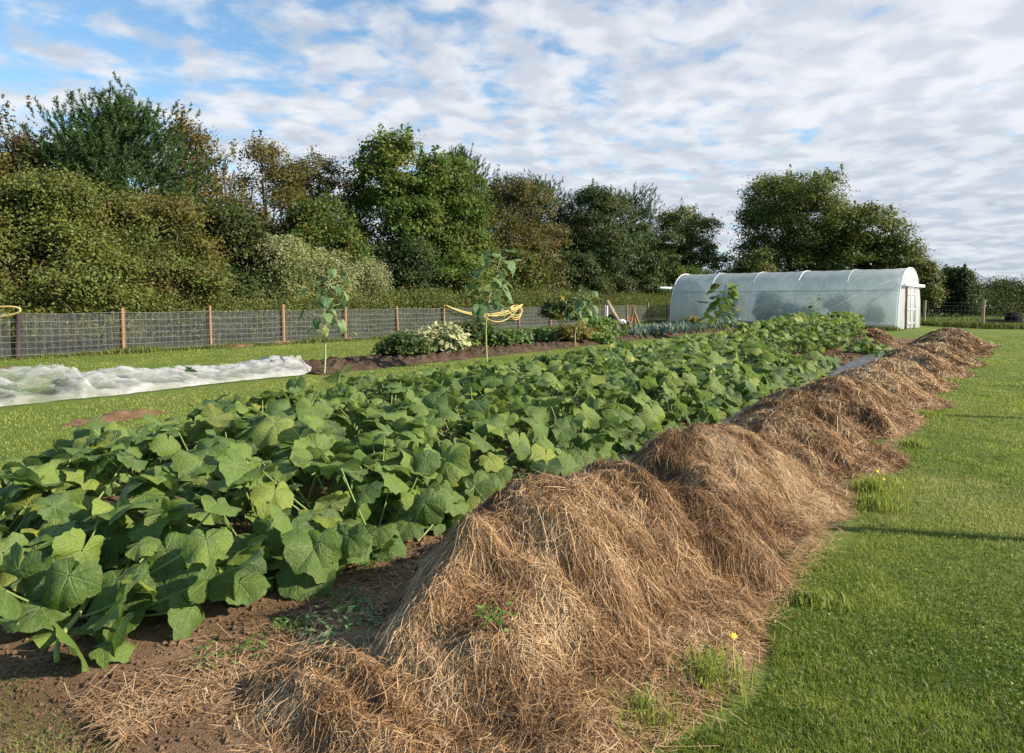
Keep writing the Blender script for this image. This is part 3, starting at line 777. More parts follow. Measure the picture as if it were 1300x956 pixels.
def pine(px, n, top, hw, label, seed, bottom=.2, ntuft=1300, Y=None, tint=.45, flat_top=False, group=None):
    rng = np.random.default_rng(seed)
    if Y is None: x, y = on_line(px, n)
    else: y = Y; x = (px - 650) / 867 * Y
    H = rise(top, y) * .86; Rw = hw * 1.05 * y / 867; cb = H * bottom; ntuft = int(ntuft * 2.3)
    t = empty('pine_tree', (x, y, 0), label, 'tree', group)
    wd = MB(); a = np.linspace(0, 1, 9)[:, None]
    tr = np.array([x, y, 0]) + np.concatenate([.15 * np.sin(a * 3), .1 * np.sin(a * 4), a * H * .96], 1)
    tube_into(wd, tr, .02 * H * (1 - .88 * a[:, 0]), 8, .5)
    # boughs
    tips = []
    nb = 46
    for k in range(nb):
        e = (k + .5) / nb; zc = cb + (H - cb) * e * .97
        if flat_top: prof = .45 + .55 * math.sin(PI * min(1, e * .9 + .05)) if e < .85 else .75
        else: prof = math.sqrt(max(.02, 1 - (abs(e - .30) / .74) ** 2.0))
        ln = Rw * prof * rng.uniform(.72, 1.12); an = k * 2.399 + rng.normal(0, .3)
        s0 = np.array([x, y, max(cb * .6, zc - ln * .25)])
        e1 = np.array([x + ln * math.cos(an), y + ln * math.sin(an), zc + ln * .16])
        q = np.linspace(0, 1, 6)[:, None]; mid = (s0 + e1) / 2; mid[2] -= ln * .1
        pts = (1 - q) ** 2 * s0 + 2 * q * (1 - q) * mid + q ** 2 * e1
        tube_into(wd, pts, np.linspace(.07, .015, 6), 5, .5, cap=False)
        w = int(ntuft / nb * (.5 + ln / Rw * .7))
        u = rng.random(w) ** .55 * .85 + .15
        c = (1 - u[:, None]) ** 2 * s0 + 2 * u[:, None] * (1 - u[:, None]) * mid + u[:, None] ** 2 * e1
        c = c + rng.normal(0, 1, (w, 3)) * np.array([.42, .42, .30]) * (.4 + u[:, None] * .9)
        dr = unit(unit(e1 - s0) * .6 + np.array([0, 0, .75]) + rng.normal(0, .3, (w, 3)))
        tips.append(np.concatenate([c, dr, np.full((w, 1), rng.normal(0, .1))], 1))
    w = 60   # leader
    c = tr[-1] + rng.normal(0, 1, (w, 3)) * [.25, .25, .35]
    tips.append(np.concatenate([c, unit(rng.normal(0, .3, (w, 3)) + [0, 0, 1]), np.zeros((w, 1))], 1))
    wd.build('trunk', M['bark'], t)
    T = np.concatenate(tips); m = len(T); nn = 34
    c = np.repeat(T[:, :3], nn, 0); dr = np.repeat(T[:, 3:6], nn, 0); M_ = m * nn
    along = rng.random(M_); L = rng.uniform(.30, .52, m).repeat(nn)
    b = c + dr * (along * L)[:, None]
    r = unit(rng.normal(0, 1, (M_, 3))); r = unit(r - (r * dr).sum(1, keepdims=True) * dr)
    nd = unit(dr * .9 + r); side = unit(np.cross(nd, rng.normal(0, 1, (M_, 3))))
    nl = rng.uniform(.10, .17, M_)[:, None]
    V = np.stack([b - side * .018, b + side * .018, b + nd * nl], 1).reshape(-1, 3)
    F = np.arange(M_ * 3).reshape(-1, 3)
    tt = np.clip(tint + T[:, 6].repeat(nn) + rng.normal(0, .13, M_) + .22 * (along - .5), 0, 1)
    mb = MB(); mb.add(V, F, np.repeat(tt, 3), 0)
    mb.build('crown', M['pine'], t)

TG = 'trees beyond the fence'
# back row
tree(-40, -29, 112, 90, 'rusty brown leafed tree cut by the left edge of the photo', M['autumn'], 101, aut=.35, nclus=560, group=TG, sprigs=8)
tree(38, -29.5, 140, 62, 'brown and olive tree just left of the big pine', M['autumn'], 102, aut=.28, nclus=480, group=TG, sprigs=8)
pine(160, -27.5, 97, 84, 'large blue green pine, tallest on the left of the tree belt', 103, .22, 2100, group=TG)
tree(258, -29, 145, 62, 'tall open autumn brown tree right of the large pine', M['autumn'], 104, aut=.42, nclus=420, nleaf=46, group=TG, sprigs=16, flat=.9, lobe=.36, lsz=.13)
tree(345, -29.5, 168, 50, 'lower olive brown tree between autumn tree and bright maple', M['autumn'], 105, aut=.22, nclus=420, nleaf=48, group=TG, sprigs=10, lobe=.38)
tree(410, -30, 192, 52, 'small rusty tree touching the left side of the bright maple', M['reddish'], 106, aut=.25, nclus=430, group=TG, sprigs=6)
pine(583, -33, 167, 42, 'dark pine top rising behind the tall bright maple', 107, .45, 1000, tint=.3, group=TG)
tree(508, -27.5, 172, 66, 'tallest bright green maple in the middle of the belt', M['maple'], 108, nclus=760, nleaf=64, tm=.52, group=TG, sprigs=22, lsz=.17, flat=.9)
tree(572, -27, 196, 60, 'green maple leaning against the tallest maple on its right', M['maple'], 109, nclus=640, nleaf=60, tm=.45, group=TG, sprigs=10, lsz=.16)
tree(650, -27.2, 222, 62, 'bronze green tree between the maples and the dark tree', M['reddish'], 110, aut=.12, nclus=760, nleaf=60, group=TG, sprigs=8, lsz=.14)
pine(682, -33, 207, 46, 'pine with feathery top behind the bronze green tree', 111, .45, 1000, tint=.35, group=TG)
tree(748, -27.5, 236, 60, 'very dark green dense tree right of the bronze tree', M['darktree'], 112, nclus=860, nleaf=60, group=TG, sprigs=6, lsz=.17, tm=.4)
pine(785, -31.5, 226, 52, 'wide flat topped pine behind the very dark tree', 113, .55, 1000, tint=.28, flat_top=True, group=TG)
tree(806, -27, 284, 54, 'dark green bushy tree left of the last olive tree', M['darktree'], 114, nclus=700, nleaf=56, group=TG, lsz=.2, tm=.5)
tree(860, -27, 264, 52, 'last olive tree of the belt, just left of the polytunnel', M['ash'], 115, aut=.12, nclus=1000, nleaf=58, group=TG, sprigs=8, lsz=.18, tm=.6)
tree(700, -30, 300, 60, 'leafy green tree low behind the bronze and dark trees', M['maple'], 131, nclus=560, nleaf=50, group=TG, lsz=.18, tm=.3)
# front row of bushes
BG = 'bushes in front of the tree belt'
tree(-55, -25, 238, 110, 'wide hawthorn bush cut by the left edge', M['haw'], 120, 0.02, nclus=820, nleaf=60, lsz=.10, aut=.25, shape='bush', name='bush', cat='bush', group=BG)
tree(55, -24.6, 214, 92, 'big russet and olive hawthorn below the large pine, on the left', M['haw'], 121, .02, nclus=980, nleaf=64, lsz=.095, aut=.24, autn=.5, shape='bush', name='bush', cat='bush', group=BG, nl=20)
tree(185, -24.8, 238, 92, 'reddish brown hawthorn filling below the right side of the pine', M['haw'], 122, .02, nclus=940, nleaf=64, lsz=.095, aut=.34, autn=.5, shape='bush', name='bush', cat='bush', group=BG, nl=20)
tree(75, -23.6, 300, 105, 'lower yellow green thorn bush bulging forward at far left', M['haw'], 123, .02, nclus=760, nleaf=60, lsz=.095, aut=.02, tm=.6, shape='bush', name='bush', cat='bush', group=BG)
tree(285, -25.5, 258, 60, 'mid green thicket under the open autumn tree', M['darktree'], 124, .02, nclus=640, nleaf=56, lsz=.12, tm=.62, aut=.1, shape='bush', name='bush', cat='bush', group=BG)
tree(235, -23.8, 312, 48, 'small brownish bush at the foot of the reddish hawthorn', M['haw'], 132, .02, nclus=420, nleaf=56, lsz=.1, tm=.45, aut=.2, shape='bush', name='bush', cat='bush', group=BG)
tree(410, -26.5, 250, 62, 'shady green thicket between open autumn tree and maple', M['maple'], 125, .02, nclus=620, nleaf=56, lsz=.13, tm=.3, aut=.05, shape='bush', name='bush', cat='bush', group=BG)
tree(362, -24.0, 301, 42, 'taller pale mound of clematis in seed over a bush', M['clematis'], 126, .02, nclus=520, nleaf=64, lsz=.085, aut=.42, autn=.5, tm=.6, shape='bush', name='clematis_mound', cat='climbing plant', group='pale clematis mounds')
tree(415, -23.6, 322, 36, 'middle pale clematis mound sloping down to the right', M['clematis'], 127, .02, nclus=420, nleaf=60, lsz=.085, aut=.42, autn=.5, tm=.6, shape='bush', name='clematis_mound', cat='climbing plant', group='pale clematis mounds')
tree(466, -23.8, 330, 30, 'smallest pale clematis mound at the foot of the tallest maple', M['clematis'], 128, .02, nclus=380, nleaf=60, lsz=.085, aut=.32, autn=.5, tm=.55, shape='bush', name='clematis_mound', cat='climbing plant', group='pale clematis mounds')
tree(580, -24.0, 322, 50, 'bright leafy shrub below the maples behind the fence', M['maple'], 129, .02, nclus=520, nleaf=60, lsz=.14, tm=.65, shape='bush', name='bush', cat='bush', group=BG)
tree(655, -24.6, 316, 40, 'olive shrub behind the yellow hose on the fence', M['haw'], 133, .02, nclus=460, nleaf=56, lsz=.14, tm=.4, shape='bush', name='bush', cat='bush', group=BG)
tree(520, -25.2, 300, 56, 'dark shaded bush at the foot of the tallest maple', M['darktree'], 134, .02, nclus=460, nleaf=56, lsz=.14, tm=.3, shape='bush', name='bush', cat='bush', group=BG)
tree(730, -24.8, 320, 40, 'shaded shrub at the foot of the very dark tree', M['darktree'], 135, .02, nclus=460, nleaf=56, lsz=.16, tm=.5, shape='bush', name='bush', cat='bush', group=BG)
tree(840, -25, 335, 62, 'low green shrub just left of the far tunnel end', M['maple'], 130, .02, nclus=520, nleaf=56, lsz=.18, tm=.3, shape='bush', name='bush', cat='bush', group=BG)
# right group behind the polytunnel
RG = 'trees behind the polytunnel'
tree(1002, 0, 216, 66, 'tallest round ash tree behind the middle of the polytunnel', M['ash'], 140, .22, nclus=1050, nleaf=60, lsz=.20, cr=.85, tm=.5, group=RG, Y=64, sprigs=20, nl=20, lobe=.38)
tree(1085, 0, 262, 62, 'broad green tree right of the tallest ash', M['ash'], 141, .1, nclus=860, nleaf=60, lsz=.20, cr=.8, tm=.42, group=RG, Y=62, sprigs=6)
tree(1132, 0, 300, 36, 'light green smaller tree behind the tunnel door', M['haw'], 142, .05, nclus=520, nleaf=56, lsz=.18, cr=.6, tm=.6, group=RG, Y=60, sprigs=4)
tree(1163, 0, 330, 24, 'yellow green low tree right of the tunnel door', M['haw'], 143, .02, nclus=420, nleaf=56, lsz=.16, cr=.5, tm=.7, group=RG, Y=57)
tree(960, 0, 318, 34, 'short spindly tree at the left foot of the tallest ash', M['haw'], 144, .1, nclus=420, nleaf=50, lsz=.18, cr=.6, tm=.6, group=RG, Y=61, sprigs=8)
tree(1207, 0, 339, 28, 'dark round bush alone between the tunnel trees and the far hedge', M['darktree'], 145, .02, nclus=520, nleaf=56, lsz=.16, cr=.5, tm=.6, shape='bush', name='bush', cat='bush', group=RG, Y=58)

# long low bramble hedge behind the fence, and the far hedge on the right
def hedge(pts, h, w, label, mat, seed, nclus, nleaf, lsz, aut=.1, tm=.5, cr=.4, spikes=0):
    rng = np.random.default_rng(seed)
    pts = np.asarray(pts, float); t = empty('hedge', (*pts[0], 0), label, 'hedge')
    seg = np.linalg.norm(np.diff(pts, axis=0), axis=1); tot = seg.sum(); cum = np.concatenate([[0], np.cumsum(seg)])
    q = rng.random(nclus) * tot
    bx = np.interp(q, cum, pts[:, 0]); by = np.interp(q, cum, pts[:, 1])
    hh = h * (.72 + .55 * fbm(q * .35, q * 0, seed, 4))
    an = rng.uniform(0, PI, nclus)
    rad = 1 - .3 * rng.random(nclus) ** 2
    dirv = unit(pts[-1] - pts[0]); nx, ny = -dirv[1], dirv[0]
    cc = np.stack([bx + nx * np.cos(an) * w * rad, by + ny * np.cos(an) * w * rad, hh * (np.sin(an) * .97) ** .8 * rad], -1)
    idx = np.repeat(np.arange(nclus), nleaf); m = len(idx)
    p = cc[idx] + rng.normal(0, 1, (m, 3)) * cr * np.array([.6, .6, .42])
    p[:, 2] = np.abs(p[:, 2]) + .02
    V, F = leaf_quads(p, rng.normal(0, .6, (m, 3)) + [0, 0, .7], lsz * rng.uniform(.6, 1.4, m), lsz * rng.uniform(.4, .8, m), rng)
    ct = rng.normal(0, .14, nclus); ca = rng.normal(0, .15, nclus) + aut
    mb = MB(); mb.add(V, F, np.repeat(np.clip(tm + ct[idx] + rng.normal(0, .15, m), 0, 1), 4), np.repeat(np.clip(ca[idx], 0, 1), 4))
    if spikes:
        q = rng.random(spikes) * tot; bx = np.interp(q, cum, pts[:, 0]) + rng.normal(0, .5, spikes); by = np.interp(q, cum, pts[:, 1]) + rng.normal(0, .5, spikes)
        for i in range(spikes):
            z0 = h * .7; z1 = h * rng.uniform(1., 1.35)
            V = [(bx[i] - .015, by[i], z0), (bx[i] + .015, by[i], z0), (bx[i] + rng.normal(0, .08), by[i], z1)]
            mb.add(V, [[0, 1, 2]], .8, rng.uniform(.3, .9))
    mb.build('foliage', mat, t)
    return t
def L2(n, s): return P(n, s)[:2]
hedge([L2(-22.6, -2), L2(-22.4, 20), L2(-22.6, 42), L2(-23.2, 70)], 1.75, 1.0, 'long low bramble hedge running just behind the wire fence', M['bramble'], 201, 3600, 46, .095, .12, .55, spikes=700)
hedge([(38, 60), (55, 62), (90, 66), (120, 60)], 2.9, 2.4, 'far field hedge along the horizon at the right', M['darktree'], 202, 4200, 50, .18, .12, .62, .7)
hedge([(26, 60), (40, 59), (64, 61), (90, 58)], 1.5, 1.6, 'low dark undergrowth at the foot of the far field hedge', M['bramble'], 203, 1300, 40, .16, .1, .25, .6)
hedge([(4, 72), (20, 70), (38, 66)], 3.2, 2.0, 'undergrowth hedge behind the polytunnel linking the tree groups', M['darktree'], 204, 900, 46, .2, .1, .5, .7)

# ------------------------------------------------------------------ wire fence on the left
def fence_left():
    p0 = np.array([-10.9, 19.1]); st = np.array([1.607, 1.92])
    t = empty('wire_fence', (p0[0], p0[1], 0), 'long wire fence with round posts and dark windbreak mesh on the left', 'fence')
    rng = np.random.default_rng(9)
    K = range(-4, 17)
    for k in K:
        b = p0 + k * st; hgt = 1.30 + rng.normal(0, .035); ln = rng.normal(0, .03, 2)
        mb = MB()
        dark = (k == -1)
        r = .06 if dark else .052 + rng.normal(0, .004)
        q = np.linspace(0, 1, 5)[:, None]
        pts = np.concatenate([b[0] + ln[0] * q, b[1] + ln[1] * q, q * (hgt + (.02 if dark else 0)) - .05], 1)
        tube_into(mb, pts, r, 12, .5)
        o = mb.build('post', M['darkpost'] if dark else M['post'], t)
        if dark: tag(o, 'dark tarred post holding a yellow hose loop')
    for k in (1.93, 2.9):   # thin split stake beside two of the posts
        b = p0 + k * st
    d = st / np.linalg.norm(st); L = np.linalg.norm(st); nrm = np.array([-d[1], d[0]])
    off = -nrm * .06
    mb = MB()
    for i, z in enumerate((.10, .26, .42, .58, .75, .94, 1.14)):
        pts = []
        for k in np.arange(-4, 16.01, .25):
            b = p0 + k * st + off; fr = (k % 1)
            sag = .02 * math.sin(PI * fr) * (1 + .5 * math.sin(k * 7 + i))
            pts.append((b[0], b[1], z - sag))
        tube_into(mb, pts, .0030 if i not in (0, 6) else .0036, 4, .5, cap=False)
    for k in np.arange(-4, 16, .18 / L):
        b = p0 + k * st + off
        j = rng.normal(0, .012)
        tube_into(mb, [(b[0], b[1], .08), (b[0] + d[0] * j, b[1] + d[1] * j, .6), (b[0], b[1], 1.135)], .0024, 4, .5, cap=False)
    mb.build('wire_netting', M['wire'], t)
    u = np.arange(-4, 16.01, .25); zz = np.linspace(.02, 1.10, 6)
    U, Z = np.meshgrid(u, zz, indexing='ij')
    w = .03 * np.sin(U * 5 + Z * 2)
    X = p0[0] + U * st[0] + nrm[0] * (.07 + w); Y = p0[1] + U * st[1] + nrm[1] * (.07 + w)
    mb = MB(); mb.add(np.stack([X, Y, Z], -1), grid_faces(len(u), 6)); mb.build('windbreak_net', M['wind'], t)
    # yellow hose hung in loops between three posts
    def loop(a, b, sag, off_, za=1.22, zb=1.22, side=.0, n=18):
        A = p0 + a * st - nrm * .12; B = p0 + b * st - nrm * .12
        q = np.linspace(0, 1, n)
        return np.stack([A[0] + (B[0] - A[0]) * q - nrm[0] * off_, A[1] + (B[1] - A[1]) * q - nrm[1] * off_, za + (zb - za) * q - sag * np.sin(PI * q) ** .9], -1)
    mb = MB()
    for sg, o_, a, b in ((.42, .0, 5, 7), (.50, .03, 5.0, 7.0), (.34, .05, 5.75, 7.02), (.62, .02, 5.8, 6.98)):
        tube_into(mb, loop(a, b, sg, o_, 1.25 if a < 5.5 else .95, 1.25), .022, 7, .5)
    for q_ in range(3):
        an = np.linspace(0, 2 * PI, 26); c = p0 + 6.82 * st - nrm * .16
        V = np.stack([c[0] + d[0] * (.40 + .04 * q_) * np.cos(an), c[1] + d[1] * (.40 + .04 * q_) * np.cos(an), .88 + .05 * q_ + (.34 - .05 * q_) * np.sin(an)], -1)
        tube_into(mb, V, .02, 7, .5)
    h = mb.build('garden_hose', M['hose'], origin=(*(p0 + 6 * st), 0))
    tag(h, 'yellow hose hung in loops over the fence posts near the middle', 'hose', 'yellow hoses on the fence')
    mb = MB()
    c = p0 - 1 * st - nrm * .1
    an = np.linspace(0, 2 * PI, 40)
    s_ = np.linspace(0, 1, 40)
    pts = np.stack([c[0] - 1.9 * (1 - np.sin(PI * s_) ** .8) * 1 + .12, c[1] - .35 * (1 - np.sin(PI * s_) ** .8), 1.28 - .25 * (1 - np.sin(PI * s_) ** .6) - .09 * s_ + .10 * np.sin(2 * PI * s_)], -1)
    tube_into(mb, pts, .024, 7, .5)
    h = mb.build('garden_hose', M['hose'], origin=(*c, 0))
    tag(h, 'yellow hose looped over the dark post at the left edge', 'hose', 'yellow hoses on the fence')
fence_left()

def fence_right():
    p0 = np.array([24.2, 40.2]); st = np.array([.05, -4.9])
    A = np.array([17.5, 45.5]); B = np.array([24.15, 40.0]); C_ = np.array([24.35, 35.2]); 
    pts = [np.array([-1.5 + 17, 47.5]), np.array([20.3, 43.8]), B, np.array([24.35 + .0, 35.3]), np.array([28.5, 33.8]), np.array([33, 32.4])]
    t = empty('wire_fence', (B[0], B[1], 0), 'plain wire fence with pale posts right of the polytunnel', 'fence')
    for p in pts:
        mb = MB(); tube_into(mb, [(p[0], p[1], -.05), (p[0], p[1], .7), (p[0] + .02, p[1], 1.45)], .07, 10, .5); mb.build('post', M['palepost'], t)
    mb = MB()
    for z in (.15, .4, .65, .9, 1.15, 1.32):
        tube_into(mb, [(p[0], p[1] - .07, z) for p in pts], .0035, 4, .5, cap=False)
    for a, b in zip(pts[:-1], pts[1:]):
        L = np.linalg.norm(b - a)
        for q in np.arange(0, 1, .3 / L):
            c = a + (b - a) * q; tube_into(mb, [(c[0], c[1] - .07, .15), (c[0], c[1] - .07, 1.15)], .0022, 4, .5, cap=False)
    mb.build('wire_netting', M['wire'], t)
fence_right()
# posts that stand along the lawn's right side
for i, (x, y, lab) in enumerate(((4.62, 3.85, 'nearest round post at the right edge of the lawn'), (8.2, 8.15, 'second round post along the right edge of the lawn'), (10.9, 11.2, 'third round post along the right edge of the lawn'), (15.0, 16.1, 'fourth round post along the right edge of the lawn'))):
    mb = MB(); tube_into(mb, [(x, y, -.05), (x, y, .8), (x, y, 1.45)], .055, 12, .5)
    tag(mb.build('fence_post', M['post'], origin=(x, y, 0)), lab, 'post', 'posts along the right lawn')

# ------------------------------------------------------------------ polytunnel
def polytunnel():
    A = np.array([18.75, 33.2]); ax = unit(np.array([-9.0, 8.8])); wd = np.array([-ax[1], ax[0]]) * -1     # ax: along, away; wd: across to the right
    if wd[0] < 0: wd = -wd
    Wd = 3.9; L = 12.6; Hh = 3.05
    t = empty('polytunnel', (A[0] + wd[0] * Wd / 2, A[1] + wd[1] * Wd / 2, 0), 'long white polytunnel greenhouse with translucent skin and open timber door', 'polytunnel')
    def prof(a, g=0.):
        c = math.cos(a); s_ = math.sin(a)
        u = Wd / 2 - (Wd / 2 + g) * math.copysign(abs(c) ** .78, c); z = (Hh + g) * abs(s_) ** .80
        return u, z
    def pt(v, a, g=0., dv=0.):
        u, z = prof(a, g); q = A + ax * (v + dv) + wd * u
        return (q[0], q[1], z)
    an = np.linspace(0, PI, 41); vv = np.linspace(0, L, 101)
    V = np.zeros((len(vv), len(an), 3))
    for i, v in enumerate(vv):
        bay = (v / (L / 5)) % 1
        for j, a in enumerate(an):
            g = .03 - .035 * math.sin(PI * bay) * math.sin(a) + .008 * math.sin(v * 9 + a * 3)
            V[i, j] = pt(v, a, g)
    mb = MB(); mb.add(V, grid_faces(len(vv), len(an))); mb.build('cover', M['poly'], t)
    for k in range(6):
        mb = MB(); tube_into(mb, [pt(L / 5 * k, a,  .024 if 0 < k < 5 else .04) for a in an], .021, 8, .5)
        mb.build('hoop', M['white'], t)
    mb = MB()
    for v in (0, L):
        pass
    tube_into(mb, [pt(v, PI / 2, -.05) for v in (0, L)], .025, 8, .5)
    for a in (.62, PI - .62):
        tube_into(mb, [pt(v, a, -.05) for v in (0, L)], .018, 6, .5)
    mb.build('ridge_pole', M['steel'], t)
    for v0, v1 in ((.05, L / 5 - .1), (L - .05, L * 4 / 5 + .3)):
        mb = MB(); tube_into(mb, [pt(v0, .80, -.07), pt((v0 + v1) / 2, .40, -.07), pt(v1, .06, -.07)], .022, 6, .5); mb.build('brace', M['steel'], t)
    # ends
    def endface(v, name, u0, u1, z0, z1, mat, nu=14, nz=12, crumple=.02, dv=0.):
        mbx = MB(); out = []
        for i in range(nu + 1):
            u = u0 + (u1 - u0) * i / nu
            c = np.clip((Wd / 2 - u) / (Wd / 2), -1, 1); a = math.acos(math.copysign(abs(c) ** (1 / .78), c))
            top = min(z1, Hh * abs(math.sin(a)) ** .80) if z1 < 90 else Hh * abs(math.sin(a)) ** .80
            for j in range(nz + 1):
                z = z0 + (max(top, z0 + .002) - z0) * j / nz
                q = A + ax * (v + dv + crumple * math.sin(u * 9 + z * 2) * math.sin(z * 3 + u)) + wd * u
                out.append((q[0], q[1], z))
        mbx.add(out, grid_faces(nu + 1, nz + 1)); return mbx.build(name, mat, t)
    for v, sgn in ((-.01, -1), (L + .01, 1)):
        endface(v, 'end_panel', .02, 1.22, .02, 99, M['polyend'])
        endface(v, 'end_panel', Wd - 1.22, Wd - .02, .02, 99, M['polyend'])
        endface(v, 'gable_panel', 1.22, Wd - 1.22, 2.12, 99, M['polyend'])
        for uu, nm in ((1.20, 'door_post'), (Wd - 1.20, 'door_post')):
            mb = MB(); q = A + ax * (v + sgn * .05) + wd * uu
            box_into(mb, (q[0], q[1], 1.06), .10, .08, 2.12, [(*wd, 0), (*ax, 0), (0, 0, 1)]); mb.build(nm, M['post'] if uu < 2 else M['palepost'], t)
        mb = MB(); q = A + ax * (v + sgn * .13) + wd * (Wd / 2 + (.30 if sgn < 0 else -.75))
        box_into(mb, (q[0], q[1], 2.19), 3.6 if sgn < 0 else 4.4, .06, .14, [(*wd, 0), (*ax, 0), (0, 0, 1)]); mb.build('door_rail', M['white'], t)
        # sliding doors: polythene in a slim frame
        d = empty('door', (0, 0, 0), None, None); d.parent = t; d.location = (0, 0, 0)
        for ua, ub in ((1.30, 1.93), (1.99, Wd - 1.28)):
            mbx = MB(); out = []
            for i in range(9):
                for j in range(9):
                    q = A + ax * (v + sgn * (.04 + .01 * math.sin(i * 2 + j))) + wd * (ua + (ub - ua) * i / 8); out.append((q[0], q[1], .05 + 2.03 * j / 8))
            mbx.add(out, grid_faces(9, 9)); o = mbx.build('door_sheet', M['polyend'], None, origin=tuple(t.location)); o.location = (0, 0, 0); o.parent = d
            mbx = MB()
            for u_ in (ua, ub):
                q = A + ax * (v + sgn * .06) + wd * u_; box_into(mbx, (q[0], q[1], 1.06), .035, .03, 2.06, [(*wd, 0), (*ax, 0), (0, 0, 1)])
            for z_ in (.30, 1.0, 1.75):
                q = A + ax * (v + sgn * .085) + wd * (ua + ub) / 2; box_into(mbx, (q[0], q[1], z_), ub - ua - .04, .012, .05, [(*wd, 0), (*ax, 0), (0, 0, 1)])
            o = mbx.build('door_frame', M['white'], None, origin=tuple(t.location)); o.location = (0, 0, 0); o.parent = d
    for u in (.0, Wd):
        mb = MB(); q = A + wd * (u + (-.04 if u == 0 else .04)) + ax * L / 2
        box_into(mb, (q[0], q[1], .07), L, .05, .14, [(*ax, 0), (*wd, 0), (0, 0, 1)]); mb.build('base_rail', M['palepost'], t)
    # crops inside
    for i, (v, u, h_, w_) in enumerate(((2.0, 2.7, 1.2, .6), (3.9, 2.9, 1.7, .7), (5.9, 1.1, 1.55, .55), (7.3, 1.3, 1.85, .6), (7.6, 2.9, 1.9, .7), (9.5, 1.2, 1.9, .6), (10.4, 2.7, 1.8, .7), (4.9, 1.0, 1.1, .5))):
        rng = np.random.default_rng(700 + i); q = A + ax * v + wd * u
        lobes = [(q[0] + rng.normal(0, .12), q[1] + rng.normal(0, .12), z_, w_ * .75) for z_ in np.linspace(.4, h_ - .4, 4)]
        e = empty('tomato_plant', (q[0], q[1], 0), 'leafy crop plant blurred behind the polytunnel skin', 'crop plant', 'plants growing inside the polytunnel')
        mb = MB(); crown_leaves(mb, lobes, 60, 34, .3, .13, rng, .0, .1, .5, 1.0); mb.build('foliage', M['maple'], e)
        mb = MB(); tube_into(mb, [(q[0], q[1], 0), (q[0], q[1], h_)], .015, 6); mb.build('stem', M['stem'], e)
polytunnel()

# ------------------------------------------------------------------ crop netting over the rear bed
def netting():
    s = np.arange(.2, 8.9, .045); u = np.linspace(0, 1, 46)
    S, U = np.meshgrid(s, u, indexing='ij')
    nL = -13.0 - .12 * fbm(S * .9, S * 0, 51); nR = -11.15 + .28 * (fbm(S * .8, S * 0 + 4, 52) - .4)
    fade = sm(9.0, 8.2, S)
    N = nL * (1 - U) + nR * U
    mid = -12.1
    N = mid + (N - mid) * (.55 + .45 * fade)
    hump = np.sin(PI * U) ** .55
    big = .31 + .30 * (fbm(S * .9, N * .7, 53) - .5) * 2
    big = big * np.where(S > 4.6, .62, 1.0) + .06 * np.exp(-((S - 8.1) / .5) ** 2)
    ridge = np.abs(fbm(S * .9 + N * 1.1, N * 2.6 - S * 1.1, 54, 3) - .5) * 2.6
    fine = np.clip(np.abs(fbm(S * 2.6 - N * 3.5, N * 6 + S * 2, 55, 3) - .5) * 2.6, 0, 1)
    Z = .02 + hump * (big * (1 - .55 * ridge ** .8) + .07 * (1 - fine) ** 2 + .02 * fbm(S * 9, N * 9, 56)) + .015 * (1 - fine)
    tint = np.clip(.01 + .65 * (1 - ridge) ** 8 + .35 * (1 - fine) ** 6 + .40 * sm(4.0, 6, S) + .25 * (np.abs(U - .5) > .44), 0, 1)
    V = np.stack([CX * S + SX * N, SX * S - CX * N, Z], -1)
    mb = MB(); mb.add(V, grid_faces(len(s), len(u)), tint)
    o = mb.build('crop_netting', M['net'], origin=P(-12, 4.5))
    tag(o, 'long crumpled white netting laid over the rear crop bed on the left', 'netting')
    rng = np.random.default_rng(77)
    for i, (sc, n_) in enumerate(((.9, -12.1), (1.9, -11.9), (2.8, -12.3), (3.7, -12.0), (4.6, -12.2), (5.5, -12.0), (6.4, -12.1))):
        x, y, _ = P(n_, sc)
        m = 26; org = np.tile([x, y, .12], (m, 1)) + rng.normal(0, .06, (m, 3)) * [1, 1, .5]
        mb = MB(); mb.add(*leaf_blades(org, rng.uniform(0, 2 * PI, m), rng.normal(R(-22), R(16), m), rng.normal(0, .2, m), rng.uniform(.14, .26, m), rng, 18, 4, 'heart', np.clip(rng.normal(.5, .2, m), 0, 1)))
        o = mb.build('cabbage', M['bluegreen'], origin=(x, y, 0)); tag(o, 'green cabbage showing faintly through the white netting', 'cabbage', 'cabbages under the netting')
netting()

